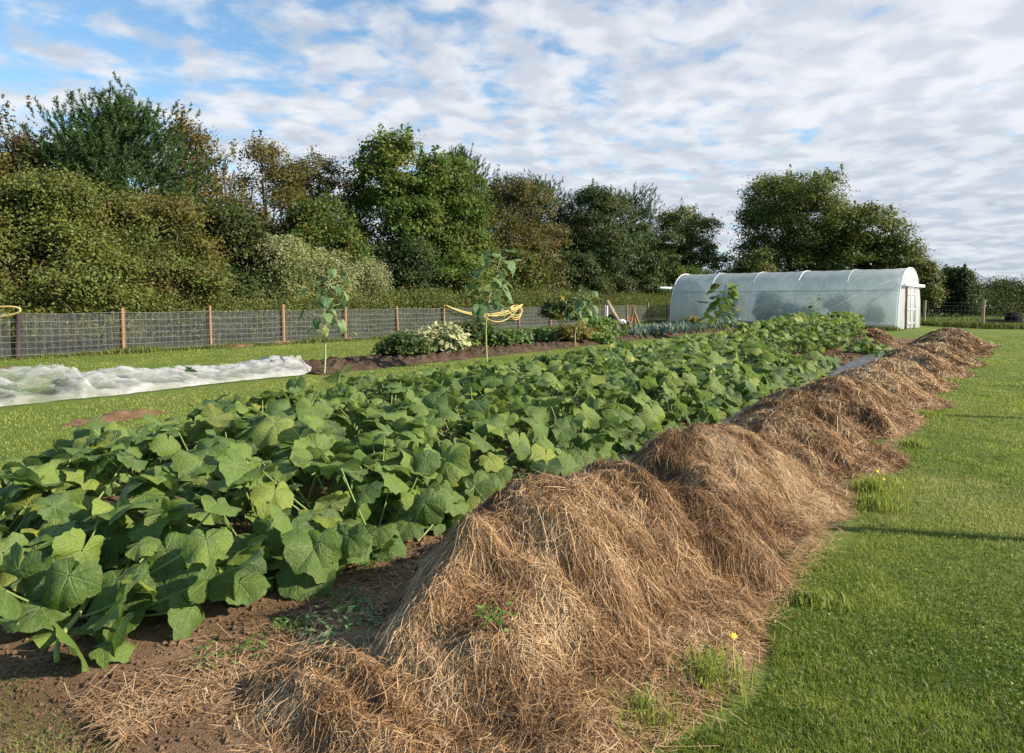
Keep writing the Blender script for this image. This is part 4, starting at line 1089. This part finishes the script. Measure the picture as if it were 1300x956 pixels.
# ------------------------------------------------------------------ tall single-stemmed plants
def stalk(x, y, H, label, seed, nleaf=13, size=.2, mat='bluegreen', lo=.25, droop=.5, r=.022, spread=.2):
    rng = np.random.default_rng(seed)
    t = empty('tall_plant', (x, y, 0), label, 'tall plant', 'tall single stemmed plants')
    a = np.linspace(0, 1, 10)
    bx = x + .06 * np.sin(a * 5 + seed) + spread * a ** 1.5 * .9; bx -= bx[0] - x; by = y + .05 * np.sin(a * 3 + seed); by -= by[0] - y
    pts = np.stack([bx, by, a * H], -1)
    mb = MB(); tube_into(mb, pts, np.linspace(r, r * .35, 10), 8, .6); mb.build('stem', M['palestem'], t)
    h = lo + (1 - lo) * (np.arange(nleaf) + .5) / nleaf
    yaw = np.arange(nleaf) * 2.4 + rng.normal(0, .6, nleaf)
    base = np.stack([np.interp(h, a, bx), np.interp(h, a, by), h * H], -1)
    pl = rng.uniform(.5, 1.5, nleaf) * spread * (1.25 - .5 * h) + .05
    org = base + np.stack([np.cos(yaw) * pl, np.sin(yaw) * pl, pl * .35], -1)
    pitch = rng.normal(droop, .3, nleaf) - .4 * (h > .85)
    sz = size * (1.15 - .45 * np.abs(h - .65)) * rng.uniform(.8, 1.15, nleaf)
    mb = MB(); mb.add(*leaf_blades(org, yaw, pitch, rng.normal(0, .25, nleaf), sz, rng, 24, 5, 'heart', np.clip(rng.normal(.75, .25, nleaf), 0, 1), np.where(rng.random(nleaf) < .08, .5, 0), 1.2))
    mb.build('leaves', M[mat], t)
    mb = MB()
    for i in range(nleaf): tube_into(mb, [base[i], (base[i] + org[i]) / 2 + [0, 0, .01], org[i]], .005, 5, .6, cap=False)
    mb.build('leaf_stalks', M['palestem'], t)
stalk(*P(-11.05, 8.8)[:2], 1.95, 'drooping tall plant standing at the end of the white netting', 1, 34, .14, droop=.8, lo=.34, spread=.30)
stalk(-.55, 15.0, 2.42, 'tallest drooping plant in front of the yellow hose on the fence', 2, 40, .17, droop=.6, lo=.42, spread=.36)
stalk(2.0, 21.4, 1.65, 'tall plant at the end of the dug bed beside yellow flowers', 3, 34, .17, droop=.6, lo=.42, spread=.36)
stalk(7.75, 26.2, 2.05, 'upright bright green plant standing before the left part of the polytunnel', 4, 44, .24, 'maple', lo=.14, droop=.25, r=.035, spread=.42)
stalk(12.9, 29.6, 1.6, 'small thin plant in front of the middle of the polytunnel', 5, 14, .15, 'feather', lo=.4, droop=.1, r=.016, spread=.22)

# ------------------------------------------------------------------ plants in the dug bed
def clump(px, n, w, h, label, mat, seed, name='vegetable_plant', cat='plant', nclus=70, nleaf=40, lsz=.10, aut=0., tm=.5, group='plants in the dug bed', flat=.8, dots=None, depth=.6, s=None):
    rng = np.random.default_rng(seed)
    if s is None: x, y = on_line(px, n)
    else: x, y, _ = P(n, s)
    lob = []
    for k in range(6):
        a = rng.uniform(0, 2 * PI); q = rng.random() * .55
        lr = min(w * .5, h * .6) * rng.uniform(.7, 1.05)
        lob.append((x + w * q * math.cos(a), y + w * depth * q * math.sin(a), max(lr * flat * .6, h - lr * flat * rng.uniform(1., 1.4)), lr))
    t = empty(name, (x, y, 0), label, cat, group)
    mb = MB(); crown_leaves(mb, lob, nclus, nleaf, .2, lsz, rng, aut, .2, tm, flat); mb.build('foliage', mat, t)
    mb = MB()
    for k in range(7):
        l = lob[k % 6]; tube_into(mb, [(x + rng.normal(0, .05), y + rng.normal(0, .05), 0), ((x + l[0]) / 2, (y + l[1]) / 2, l[2] * .6), (l[0], l[1], l[2])], .008, 4, .5, cap=False)
    mb.build('stem', M['stem'], t)
    if dots:
        for k in range(dots[1]):
            l = lob[rng.integers(6)]; d = unit(rng.normal(0, 1, 3) + [0, -.6, .8]); c = np.array(l[:3]) + d * l[3] * 1.0
            mb = MB(); an = np.linspace(0, 2 * PI, 13)[:-1]; b = unit(np.cross(d, [.1, .2, 1])); e = np.cross(d, b)
            rr = dots[2] * (1 + .25 * np.cos(an * 6))
            V = np.vstack([c + rr[:, None] * (np.cos(an)[:, None] * b + np.sin(an)[:, None] * e), c + d * dots[2] * .35])
            mb.add(V, [[i, (i + 1) % 12, 12] for i in range(12)]); mb.build('flower', dots[0], t)
    return t
clump(497, -12.3, .75, .48, 'low dark green plant at the left of the dug bed planting', M['deep'], 301, nclus=90)
clump(520, -12.0, .65, .60, 'dark leafy plant left of the pale fading one', M['deep'], 302, nclus=80, tm=.6)
clump(563, -12.0, .75, .78, 'pale yellow green fading plant, brightest in the dug bed', M['palebean'], 303, nclus=80, nleaf=36, lsz=.15, flat=.9)
clump(545, -12.1, .5, .66, 'small pale bleached plant beside the brightest one', M['palebean'], 304, nclus=50, nleaf=30, lsz=.14)
clump(600, -12.2, .7, .85, 'dark green bushy plant right of the pale fading one', M['deep'], 305, nclus=90, tm=.6)
clump(632, -12.3, .8, .5, 'green leafy row plant behind the tallest stem', M['feather'], 306, nclus=80, tm=.3)
clump(660, -12.3, .8, .5, 'broad green row plant under the coiled hose', M['bluegreen'], 307, nclus=80, lsz=.14)
clump(690, -12.4, .8, .55, 'green row plant just left of the yellow flowered bush', M['feather'], 308, nclus=80, tm=.25)
clump(712, -13.1, 1.25, 1.6, 'dark rounded bush with yellow flowers near the dug bed end', M['deep'], 309, nclus=230, tm=.4, dots=(M['yellow'], 9, .08))
clump(742, -13.6, .9, 1.3, 'very dark bush right of the yellow flowered one', M['deep'], 310, nclus=150, tm=.15)
clump(718, -11.7, .9, .62, 'yellowing rusty leaved low plant beside the tall thin stem', M['rust'], 311, nclus=90, aut=.25, lsz=.12)
clump(736, -12.0, .7, .55, 'small yellowing plant before the very dark bush', M['rust'], 312, nclus=70, aut=.15, lsz=.12)
for i, px in enumerate((752, 766, 780)):
    clump(px, -11.9, .8, [.72, .9, .8][i], ['left', 'tallest middle', 'right'][i] + ' feathery light green plant in the dug bed', M['feather'], 320 + i, nclus=110, nleaf=46, lsz=.09, tm=.5, flat=1.1)
clump(760, -11.1, .5, .28, 'low bright leafy plant at the lawn edge below the feathery ones', M['feather'], 324, nclus=40, tm=.9)
clump(795, -11.6, .62, .85, 'dark glossy plant with red flowers beside the leeks', M['deep'], 325, nclus=90, tm=.55, dots=(M['red'], 5, .045), lsz=.13)
clump(880, -11.9, 1.0, .62, 'brownish yellow plant at the far end of the leeks', M['rust'], 326, nclus=80, aut=.25, lsz=.14)

def leek(x, y, H, seed, label):
    rng = np.random.default_rng(seed); m = 13
    mb = MB()
    for k in range(m):
        a = rng.uniform(0, 2 * PI); L = H * rng.uniform(.7, 1.1); out = rng.uniform(.15, .6)
        q = np.linspace(0, 1, 6); r = out * L * q ** 1.5; z = L * (q * 1.0 - .35 * out * q ** 3) * .9
        w = .035 * np.array([.8, 1, .95, .8, .5, .06])
        c = np.stack([x + r * math.cos(a), y + r * math.sin(a), z], -1); sd = np.array([-math.sin(a), math.cos(a), 0])
        V = np.stack([c - sd * w[:, None], c + [0, 0, -.008], c + sd * w[:, None]], 1)
        mb.add(V, grid_faces(6, 3), np.clip(rng.normal(.5, .22), 0, 1), .6 if rng.random() < .06 else 0)
    o = mb.build('leek', M['leek'], origin=(x, y, 0)); return tag(o, label, 'leek', 'leeks at the end of the dug bed')
rl = np.random.default_rng(55)
i = 0
for s in np.arange(23.6, 35.6, .42):
    for n in (-11.1, -11.5, -12.0, -12.5):
        x, y, _ = P(n + rl.normal(0, .07), s + rl.normal(0, .1)); leek(x, y, rl.uniform(.5, .72), 900 + i, 'blue green leek in the block of leeks before the polytunnel'); i += 1

# stakes, plank and bundle beyond the bed
def stick(name, a, b, r, label, mat, cat='stake', group=None, sq=False):
    mb = MB()
    if sq:
        d = unit(np.array(b, float) - np.array(a, float)); h = unit(np.cross(d, [0, 1, 0])); box_into(mb, (np.array(a) + np.array(b)) / 2, r * 3.2, r, np.linalg.norm(np.array(b) - np.array(a)), [h, np.cross(d, h), d])
    else: tube_into(mb, [a, (np.array(a) + np.array(b)) / 2, b], r, 8)
    return tag(mb.build(name, mat, origin=tuple(a)), label, cat, group)
x, y = on_line(771, -15.5); Yk = y
def at(px, py, Y): return ((px - 650) / 867 * Y, Y, rise(py, Y))
stick('stake', at(770.5, 408, Yk), at(770.5, 388, Yk), .05, 'upright pale stake beside the leaning plank', M['white'], group='garden stakes')
stick('plank', at(785, 408, Yk), at(770, 382, Yk + .3), .06, 'brown plank leaning left against the pale stake', M['palepost'], 'plank', sq=True)
tp = empty('stake_tripod', at(804.5, 412, Yk + 1)[:2] + (0,), 'tripod of three wooden stakes tied at the top', 'tripod')
for a, b in (((798, 410), (806, 389)), ((806, 411), (804.5, 388)), ((814, 407), (803, 390))):
    mb = MB(); A_ = at(*a, Yk + 1 + (.6 if a[0] == 806 else 0)); A_ = (A_[0], A_[1], 0); tube_into(mb, [A_, at(*b, Yk + 1)], .055, 8); mb.build('leg', M['post'], tp)
def bundle():
    c = np.array(at(778, 404, Yk)); t = empty('sack', (c[0], c[1], 0), 'black and white sack slumped beside the leaning plank', 'sack')
    rng = np.random.default_rng(4)
    for nm, off, r, mt in (('sack_body', (-.05, 0, .35), (.30, .25, .42), M['black']), ('sack_flap', (.42, -.1, .40), (.20, .16, .16), M['fabric']), ('sack_corner', (-.38, -.05, .30), (.08, .12, .26), M['fabric'])):
        u = np.linspace(0, PI, 14); v = np.linspace(0, 2 * PI, 22); U, Vv = np.meshgrid(u, v, indexing='ij')
        d = np.stack([np.sin(U) * np.cos(Vv), np.sin(U) * np.sin(Vv), np.cos(U)], -1)
        k = 1 + .35 * (fbm(d[..., 0] * 2 + off[0] * 9, d[..., 2] * 2 + d[..., 1], 4) - .5)
        V = np.array([c[0], c[1], 0]) + off + d * np.array(r) * k[..., None]
        mb = MB(); mb.add(V, grid_faces(14, 22)); mb.build(nm, mt, t)
bundle()

# dark stack and tub beside the far fence
mb = MB()
cx, cy = at(1282, 0, 36.6)[:2]
t = empty('board_stack', (cx, cy, 0), 'low dark stack of boards beside the far fence at the right edge', 'board stack')
for k in range(3):
    mb = MB(); box_into(mb, (cx + .25 - .1 * k, cy, .06 + k * .15), 2.6 - .25 * k, .7, .13); mb.build('board', M['darkpost'], t)
t = empty('tub', (at(1287, 0, 36)[0], 36, 0), 'round black tub set up behind the dark board stack', 'tub')
u = np.linspace(0, PI, 16); v = np.linspace(0, 2 * PI, 26); U, Vv = np.meshgrid(u, v, indexing='ij')
c = np.array(at(1287, 405, 36.0))
mb = MB(); mb.add(c + np.stack([.45 * np.sin(U) * np.cos(Vv), .26 * np.sin(U) * np.sin(Vv), .40 * np.cos(U)], -1), grid_faces(16, 26)); mb.build('tub_body', M['black'], t)
mb = MB(); tube_into(mb, [(c[0], c[1], 0), (c[0], c[1], c[2])], .2, 12); mb.build('tub_foot', M['black'], t)

# ------------------------------------------------------------------ grass and weeds
def blades(x, y, h, w, rng, tint, aut, lean=.5, z0=0.):
    m = len(x)
    a = rng.uniform(0, 2 * PI, m); l = np.abs(rng.normal(0, lean, m)) * h; b = a + rng.normal(0, .8, m) + PI / 2
    sd = np.stack([np.cos(b), np.sin(b), np.zeros(m)], -1) * w[:, None] / 2
    p0 = np.stack([x, y, np.zeros(m) + z0], -1)
    p1 = p0 + np.stack([np.cos(a) * l * .35, np.sin(a) * l * .35, h * .62], -1)
    p2 = p0 + np.stack([np.cos(a) * l, np.sin(a) * l, h * (1 - .25 * np.clip(l / h, 0, 1.5))], -1)
    V = np.stack([p0 - sd, p0 + sd, p1 + sd * .8, p2, p1 - sd * .8], 1).reshape(-1, 3)
    b5 = (np.arange(m) * 5)[:, None]
    F = (b5 + np.array([[0, 1, 2, 4]]), b5 + np.array([[4, 2, 3]]))
    return V, F, np.repeat(tint, 5), np.repeat(aut, 5)

def on_lawn(n, s):
    heapedge = -.86 + .16 * np.sin(s * 3) * (s < 28)
    right = (n > heapedge) | ((s < 1.1) & (n > -3.2)) | (s < .8)
    left = (n < np.maximum(-7.4, -5.8 - (s - 1.) * .45)) & ((n > -10.9) | (s < 0)) | ((n < -13.2) & (n > -20.6))
    right |= (s > 28.2) & (n > -3)
    near = (s < 1.0) & (n > -7.6)
    return right | left | near
rng = np.random.default_rng(31)
def scatter(count, r0, r1, a0, a1, rng):
    """equal numbers per octave of distance: ground cover thins with distance"""
    r = r0 * (r1 / r0) ** rng.random(count); a = R(a0) + (R(a1) - R(a0)) * rng.random(count)
    return r * np.sin(a), r * np.cos(a), r
mb = MB()
for cnt, r0, r1, a0, a1 in ((430000, 1.5, 15, -3, 50), (60000, 1.6, 3.4, -50, 0), (170000, 7, 32, -48, 20), (50000, 15, 34, 25, 46)):
    x, y, r = scatter(cnt, r0, r1, a0, a1, rng)
    n, s = ns(x, y); k = on_lawn(n, s); x, y, r, n, s = x[k], y[k], r[k], n[k], s[k]; m = len(x)
    cl = fbm(x * 2.2, y * 2.2, 61); cl2 = fbm(x * .6, y * .6, 62)
    hgt = rng.uniform(.012, .031, m) * (.55 + 1.0 * cl)
    edge = np.exp(-np.abs(n + .78) / .12) * (s < 28) * (n > -.95)
    hgt = hgt * (1 + .8 * edge * (fbm(x * 3, y * 3, 66) > .48))
    wdt = rng.uniform(.0022, .0042, m) * np.clip(r / 4.5, 1, 8)
    tint = np.clip(.38 + 1.5 * (cl - .5) + .9 * (cl2 - .5) + .8 * (fbm(x * 7, y * 7, 67, 2) - .5) + rng.normal(0, .16, m) + np.where(n < -5, .25, 0) + .5 * (fbm(x * .25, y * .25, 69) - .5), 0, 1)
    aut = np.where(rng.random(m) < .06, rng.uniform(.4, .9, m), np.clip(.04 + 1.2 * (fbm(x * 1.1, y * 1.1, 68) - .56), 0, .45))
    mb.add(*blades(x, y, hgt, wdt, rng, tint, aut, .8))
# clover and small broad leaves among the blades
x, y, r = scatter(26000, 1.6, 9, 0, 48, rng); n, s = ns(x, y); k = on_lawn(n, s) & (fbm(x * 1.4, y * 1.4, 64) > .52); x, y, r = x[k], y[k], r[k]; m = len(x)
V, F = leaf_quads(np.stack([x, y, rng.uniform(.012, .035, m)], -1), rng.normal(0, .3, (m, 3)) + [0, 0, 1], rng.uniform(.008, .018, m), rng.uniform(.008, .016, m), rng)
mb.add(V, F, np.repeat(np.clip(rng.normal(.35, .25, m), 0, 1), 4), 0)
tag(mb.build('grass', M['grass']), kind='stuff')

# taller tufts at the heap feet, along the fence and on the soil
def tuft(x, y, h, r, cnt, label, seed, tint=.55, group='grass tufts at the foot of the hay heaps', aut=.05, mat='grass', name='grass_tuft', w=.005):
    rng = np.random.default_rng(seed)
    a = rng.uniform(0, 2 * PI, cnt); q = np.minimum(r * np.abs(rng.normal(0, .45, cnt)), r * .95)
    px_, py_ = x + q * np.cos(a), y + q * np.sin(a)
    hh = h * rng.uniform(.4, 1.1, cnt)
    mb = MB(); mb.add(*blades(px_, py_, hh, np.full(cnt, w) * rng.uniform(.7, 1.4, cnt), rng, np.clip(rng.normal(tint, .15, cnt), 0, 1), np.clip(rng.normal(aut, .1, cnt), 0, 1), .6))
    return tag(mb.build(name, M[mat], origin=(x, y, 0)), label, 'grass tuft', group)
TT = [(-.90, 2.55, .17, .20, 420, 'tall grass tuft at the right foot of the nearest heap'),
      (-1.0, 2.15, .15, .20, 380, 'grass tuft low in front of the nearest heap'),
      (-.98, 2.95, .12, .16, 260, 'short grass tuft behind the front tuft at the nearest heap'),
      (-.72, 3.55, .10, .18, 260, 'grass tuft between the nearest heap and the lawn'),
      (-.80, 5.75, .22, .20, 420, 'tall bright grass tuft between the second and third heaps'),
      (-.72, 5.45, .14, .22, 380, 'pale bent grass tuft beside the second heap'),
      (-.75, 6.1, .15, .2, 320, 'bright grass tuft at the near foot of the third heap'),
      (-.75, 8.0, .12, .2, 260, 'small grass tuft between the third and fourth heaps'),
      (-.80, 10.1, .14, .2, 240, 'grass tuft at the foot of the fifth heap'),
      (-.80, 14.6, .14, .25, 240, 'far grass tuft beside the seventh heap')]
for i, (n, s, h, r, c, lab) in enumerate(TT):
    x, y, _ = P(n, s); tuft(x, y, h * .8, r, c, lab, 1000 + i, .6 if i % 2 else .7, w=.005 + .0004 * s)
# rough weedy strip at the fence foot
rng = np.random.default_rng(32)
mb = MB()
k = rng.uniform(-4, 16, 46000); p0 = np.array([-10.9, 19.1]); st = np.array([1.607, 1.92]); d = unit(st); nr = np.array([-d[1], d[0]])
off = rng.normal(0, .28, len(k)) - .02
x = p0[0] + k * st[0] - nr[0] * off; y = p0[1] + k * st[1] - nr[1] * off
cl = fbm(k * 1.6, k * 0, 63, 3)
mb.add(*blades(x, y, rng.uniform(.05, .30, len(k)) * (.2 + 1.3 * np.clip(cl - .25, 0, 1)), np.full(len(k), .022), rng, np.clip(.5 + .6 * (cl - .5) + rng.normal(0, .18, len(k)), 0, 1), np.clip(rng.normal(.08, .12, len(k)), 0, 1), .6))
tag(mb.build('weeds', M['bramble']), kind='stuff')
# long grass beneath the right hand fence and in front of the tunnel
mb = MB()
for (xa, ya), (xb, yb), cnt, sdv, hh in (((15, 47), (24.2, 40), 6000, .3, .4), ((24.2, 40), (24.4, 35.2), 5000, .3, .4), ((24.4, 35.2), (33, 32.3), 9000, .35, .4), ((9.4, 41.6), (18.4, 32.8), 9000, .18, .25), ((26, 46), (60, 50), 16000, 3.5, .35)):
    q = rng.random(cnt); x = xa + (xb - xa) * q + rng.normal(0, sdv, cnt); y = ya + (yb - ya) * q + rng.normal(0, sdv, cnt)
    mb.add(*blades(x, y, rng.uniform(.25, 1, cnt) * hh, np.full(cnt, .035), rng, np.clip(rng.normal(.42, .2, cnt), 0, 1), np.clip(rng.normal(.08, .1, cnt), 0, 1), .6))
tag(mb.build('long_grass', M['bramble']), kind='stuff')

# small weeds
def weed(n, s, r, label, seed, mat='bluegreen', cnt=60, z=.0, lsz=.045, h=.06):
    rng = np.random.default_rng(seed); x, y, _ = P(n, s)
    a = rng.uniform(0, 2 * PI, cnt); q = r * np.sqrt(rng.random(cnt))
    p = np.stack([x + q * np.cos(a), y + q * np.sin(a), z + rng.uniform(.01, h, cnt)], -1)
    V, F = leaf_quads(p, rng.normal(0, .35, (cnt, 3)) + [0, 0, 1], lsz * rng.uniform(.6, 1.4, cnt), lsz * .5, rng)
    mb = MB(); mb.add(V, F, np.repeat(np.clip(rng.normal(.6, .2, cnt), 0, 1), 4))
    for k in range(5):
        b = a[k]; tube_into(mb, [(x, y, z), (x + r * .5 * math.cos(b), y + r * .5 * math.sin(b), z + h), (x + r * math.cos(b), y + r * math.sin(b), z + h * .5)], .002, 4, .5, cap=False)
    return tag(mb.build('weed', M[mat], origin=(x, y, 0)), label, 'weed', 'weeds on the bare soil and hay')
weed(-2.18, 1.80, .17, 'grey green weed spread on hay at the bottom of the photo', 1100, cnt=120, lsz=.032, h=.07, z=.13)
weed(-2.53, 1.80, .08, 'small bright weed on bare soil left of the grey green one', 1101, 'feather', 70, lsz=.025, z=.03)
weed(-2.50, 2.15, .13, 'tiny weed seedlings on shaded soil between bed and heap', 1102, 'feather', 60, z=.03, lsz=.03)
weed(-2.78, 2.5, .12, 'faint seedlings on shaded soil farther along the heap', 1103, 'feather', 50, z=.03, lsz=.03)
weed(-2.55, 1.52, .15, 'grassy weed at the bottom left of the bare soil', 1104, 'feather', 60, z=.02, lsz=.03)
weed(-1.50, 1.98, .09, 'green weed growing from the side of the nearest heap', 1105, 'feather', 32, z=.28, h=.08, lsz=.032)
weed(-1.85, 13.3, .12, 'green sprout on top of the sixth heap', 1106, 'feather', 50, z=.48, h=.14, lsz=.08)
# yellow lawn flowers
for i, (n, s, lab) in enumerate(((-.86, 2.72, 'single yellow flower in the front grass tuft'), (-.74, 5.95, 'yellow flower by the foot of the third heap'), (-.82, 6.2, 'second yellow flower touching the third heap'), (-4.55, .72, 'yellow flower in the grass under the near left pumpkin leaves'))):
    x, y, _ = P(n, s); mb = MB(); an = np.linspace(0, 2 * PI, 17)[:-1]; rr = .014 * (1 + .3 * np.cos(an * 8)); z = .10 if i != 0 else .13
    V = np.vstack([np.stack([x + rr * np.cos(an), y + rr * np.sin(an) * .8, z + rr * np.sin(an) * .5], -1), [x, y, z + .006]])
    mb.add(V, [[j, (j + 1) % 16, 16] for j in range(16)]); tube_into(mb, [(x, y, 0), (x, y, z)], .0015, 4, cap=False)
    tag(mb.build('wildflower', M['yellow'], origin=(x, y, 0)), lab, 'flower', 'yellow wild flowers')
# loose stalks blown off the heaps onto soil and lawn
rng = np.random.default_rng(71); m = 16000
s = 1.0 + 12 * rng.random(m) ** 1.6; sd = rng.random(m) < .55
n = np.where(sd, -.92 + np.abs(rng.normal(0, .07, m)) - .05, -2.32 - np.abs(rng.normal(0, .16, m)))
k = rng.random(m) < .05; s = np.where(k, 1.2 + .9 * rng.random(m), s); n = np.where(k, -1.2 - 1.25 * rng.random(m), n)
x = CX * s + SX * n; y = SX * s - CX * n; a = rng.uniform(0, 2 * PI, m); L = rng.gamma(4, .02, m)
d = np.stack([np.cos(a), np.sin(a), 0 * a], -1); sdv = np.stack([-np.sin(a), np.cos(a), 0 * a], -1) * .0013
z = np.where(n > -1.1, .035 * rng.random(m), .03 + .015 * rng.random(m)) + .01
c = np.stack([x, y, z], -1); e = d * L[:, None] / 2; e2 = e * 1.0; e2[:, 2] += rng.normal(0, .01, m)
V = np.stack([c - e - sdv, c - e + sdv, c + e2 + sdv, c + e2 - sdv], 1).reshape(-1, 3)
mb = MB(); mb.add(V, np.arange(m * 4).reshape(-1, 4), np.repeat(np.clip(rng.normal(.6, .2, m), 0, 1), 4))
tag(mb.build('loose_straw', M['hay']), kind='stuff')

# crumbs and small stones on the bare soil
rng = np.random.default_rng(88); m = 9000
s = np.where(rng.random(m) < .75, .9 + 3.2 * rng.random(m) ** 1.2, 14.5 + 5.5 * rng.random(m)); n = np.where(s < 10, -3.5 + 1.5 * rng.random(m), -4.6 + 1.8 * rng.random(m))
g = .004 + bare(n, s, (n + 7.25) / 5.65)
x = CX * s + SX * n; y = SX * s - CX * n; q = rng.gamma(2., .0028, m) * (1 + s / 12)
O = np.array([[1, 0, 0], [-1, 0, 0], [0, 1, 0], [0, -1, 0], [0, 0, .7], [0, 0, -.7]])
V = np.stack([x, y, g + q * .3], -1)[:, None] + O[None] * q[:, None, None] * rng.uniform(.6, 1.3, (m, 6, 1))
T6 = np.array([[0, 2, 4], [2, 1, 4], [1, 3, 4], [3, 0, 4], [2, 0, 5], [1, 2, 5], [3, 1, 5], [0, 3, 5]])
mb = MB(); mb.add(V, ((np.arange(m) * 6)[:, None, None] + T6[None]).reshape(-1, 3))
tag(mb.build('soil_crumbs', M['soil'], smooth=False), kind='stuff')

# ------------------------------------------------------------------ camera
cam = bpy.data.cameras.new('camera'); co = bpy.data.objects.new('camera', cam); COL.objects.link(co)
co.location = (0, 0, EYE); co.rotation_euler = (R(90 - 3.50), 0, 0)
cam.lens = 24; cam.sensor_width = 36; cam.sensor_fit = 'HORIZONTAL'; cam.shift_y = -45 / 1300
cam.clip_start = .05; cam.clip_end = 3000
scene.camera = co

# ------------------------------------------------------------------ light
SUN_EL = 29.0; SUN_AZ = math.degrees(math.atan2(1, -.22))     # from +Y towards +X
sdir = Vector((math.sin(R(SUN_AZ)) * math.cos(R(SUN_EL)), math.cos(R(SUN_AZ)) * math.cos(R(SUN_EL)), math.sin(R(SUN_EL))))
sl = bpy.data.lights.new('sun', 'SUN'); so = bpy.data.objects.new('sun', sl); COL.objects.link(so)
sl.energy = 5.0; sl.angle = R(.6); sl.color = (1, .89, .74)
so.rotation_euler = (-sdir).to_track_quat('-Z', 'Y').to_euler(); so.location = (20, -5, 30)

w = bpy.data.worlds.new('World'); scene.world = w; w.use_nodes = True
nt = w.node_tree; nt.nodes.clear()
def wn(ty, **kw):
    nd = nt.nodes.new(ty)
    for a, b in kw.items(): setattr(nd, a, b)
    return nd
def wl(a, b): nt.links.new(a, b)
def wm(op, a, b=None, c=None, clamp=False):
    nd = wn('ShaderNodeMath', operation=op, use_clamp=clamp)
    for i, v in enumerate((a, b, c)):
        if v is None: continue
        if isinstance(v, bpy.types.NodeSocket): wl(v, nd.inputs[i])
        else: nd.inputs[i].default_value = v
    return nd.outputs[0]
def wmap(v, a, b, c=0., d=1., smooth=True):
    nd = wn('ShaderNodeMapRange', interpolation_type='SMOOTHSTEP' if smooth else 'LINEAR'); wl(v, nd.inputs[0])
    for i, q in enumerate((a, b, c, d)): nd.inputs[i + 1].default_value = q
    return nd.outputs[0]
def wmix(f, a, b):
    nd = wn('ShaderNodeMix', data_type='RGBA')
    if isinstance(f, bpy.types.NodeSocket): wl(f, nd.inputs[0])
    else: nd.inputs[0].default_value = f
    for so_, v in ((nd.inputs[6], a), (nd.inputs[7], b)):
        if isinstance(v, bpy.types.NodeSocket): wl(v, so_)
        else: so_.default_value = (*v, 1)
    return nd.outputs[2]
sky = wn('ShaderNodeTexSky', sky_type='NISHITA'); sky.sun_disc = False; sky.sun_elevation = R(SUN_EL); sky.sun_rotation = R(SUN_AZ)
sky.air_density = 1.1; sky.dust_density = .6; sky.ozone_density = 1.2
SKY_STR = .10
tc = wn('ShaderNodeTexCoord'); sep = wn('ShaderNodeSeparateXYZ'); wl(tc.outputs['Generated'], sep.inputs[0])
zc = wm('MAXIMUM', sep.outputs[2], .0)
zz = wm('ADD', zc, .15)
px = wm('DIVIDE', sep.outputs[0], zz); py = wm('DIVIDE', sep.outputs[1], zz)
cmb = wn('ShaderNodeCombineXYZ'); wl(px, cmb.inputs[0]); wl(py, cmb.inputs[1])
def cn(scale, detail, rough, off=(0, 0, 0), dist=0., sc=(1, 1, 1)):
    mp = wn('ShaderNodeMapping'); mp.inputs['Location'].default_value = off; mp.inputs['Scale'].default_value = sc; wl(cmb.outputs[0], mp.inputs[0])
    nd = wn('ShaderNodeTexNoise'); nd.inputs['Scale'].default_value = scale; nd.inputs['Detail'].default_value = detail
    nd.inputs['Roughness'].default_value = rough; nd.inputs['Distortion'].default_value = dist; wl(mp.outputs[0], nd.inputs['Vector']); return nd.outputs['Fac']
big = cn(.55, 3, .5, (3.1, 1.7, 0)); puff = cn(6.2, 5, .55, (.3, .2, 0), .25); fine = cn(15, 4, .6, (5, 2, 0))
cov = wm('ADD', wm('MULTIPLY', puff, .62), wm('ADD', wm('MULTIPLY', big, .38), wm('MULTIPLY', fine, .05)))
# cover is heavy over the far side, broken at upper left, clear towards the sun
az = sep.outputs[0]; ay = sep.outputs[1]
bias = wm('ADD', wm('MULTIPLY', az, .14), wm('MULTIPLY', wmap(sep.outputs[2], .0, .42, 1, 0), .09))
front = wmap(ay, -.25, .35, -.16, .0)
tot = wm('ADD', cov, wm('ADD', bias, front))
dens = wmap(tot, .395, .585)
thick = wmap(cn(6.2, 4, .5, (.36, .33, 0), .25), .36, .64)
bands = wmap(cn(1.1, 4, .55, (7, 3, 0), 0, (.55, 1.6, 1)), .35, .68)
lowg = wmap(sep.outputs[2], .02, .24, 1, 0)
CB = 1 / SKY_STR
shade = wm('ADD', wm('MULTIPLY', thick, .55), wm('ADD', wm('MULTIPLY', bands, .30), wm('MULTIPLY', lowg, .28)), clamp=True)
ccol = wmix(shade, (.88, .90, .94), (.48, .55, .66))
sc_ = wn('ShaderNodeVectorMath', operation='SCALE'); wl(ccol, sc_.inputs[0]); sc_.inputs['Scale'].default_value = CB * .535
# the blue between the clouds: the physical sky
vm = wn('ShaderNodeVectorMath', operation='MULTIPLY'); wl(sky.outputs[0], vm.inputs[0]); vm.inputs[1].default_value = (.76, .96, 1.06)
final = wmix(wm('MULTIPLY', dens, .97), vm.outputs[0], sc_.outputs[0])
bg = wn('ShaderNodeBackground'); wl(final, bg.inputs[0]); bg.inputs[1].default_value = SKY_STR
ow = wn('ShaderNodeOutputWorld'); wl(bg.outputs[0], ow.inputs[0])

# ------------------------------------------------------------------ view and render
vs = scene.view_settings
vs.view_transform = 'Standard'; vs.look = 'None'; vs.gamma = 1; vs.exposure = 0.95; vs.use_curve_mapping = False
cy = scene.cycles
cy.max_bounces = 8; cy.diffuse_bounces = 3; cy.glossy_bounces = 2; cy.transmission_bounces = 4; cy.transparent_max_bounces = 16
cy.caustics_reflective = False; cy.caustics_refractive = False
cy.use_denoising = True
try: cy.denoiser = 'OPENIMAGEDENOISE'
except Exception: pass
cy.sample_clamp_indirect = 6
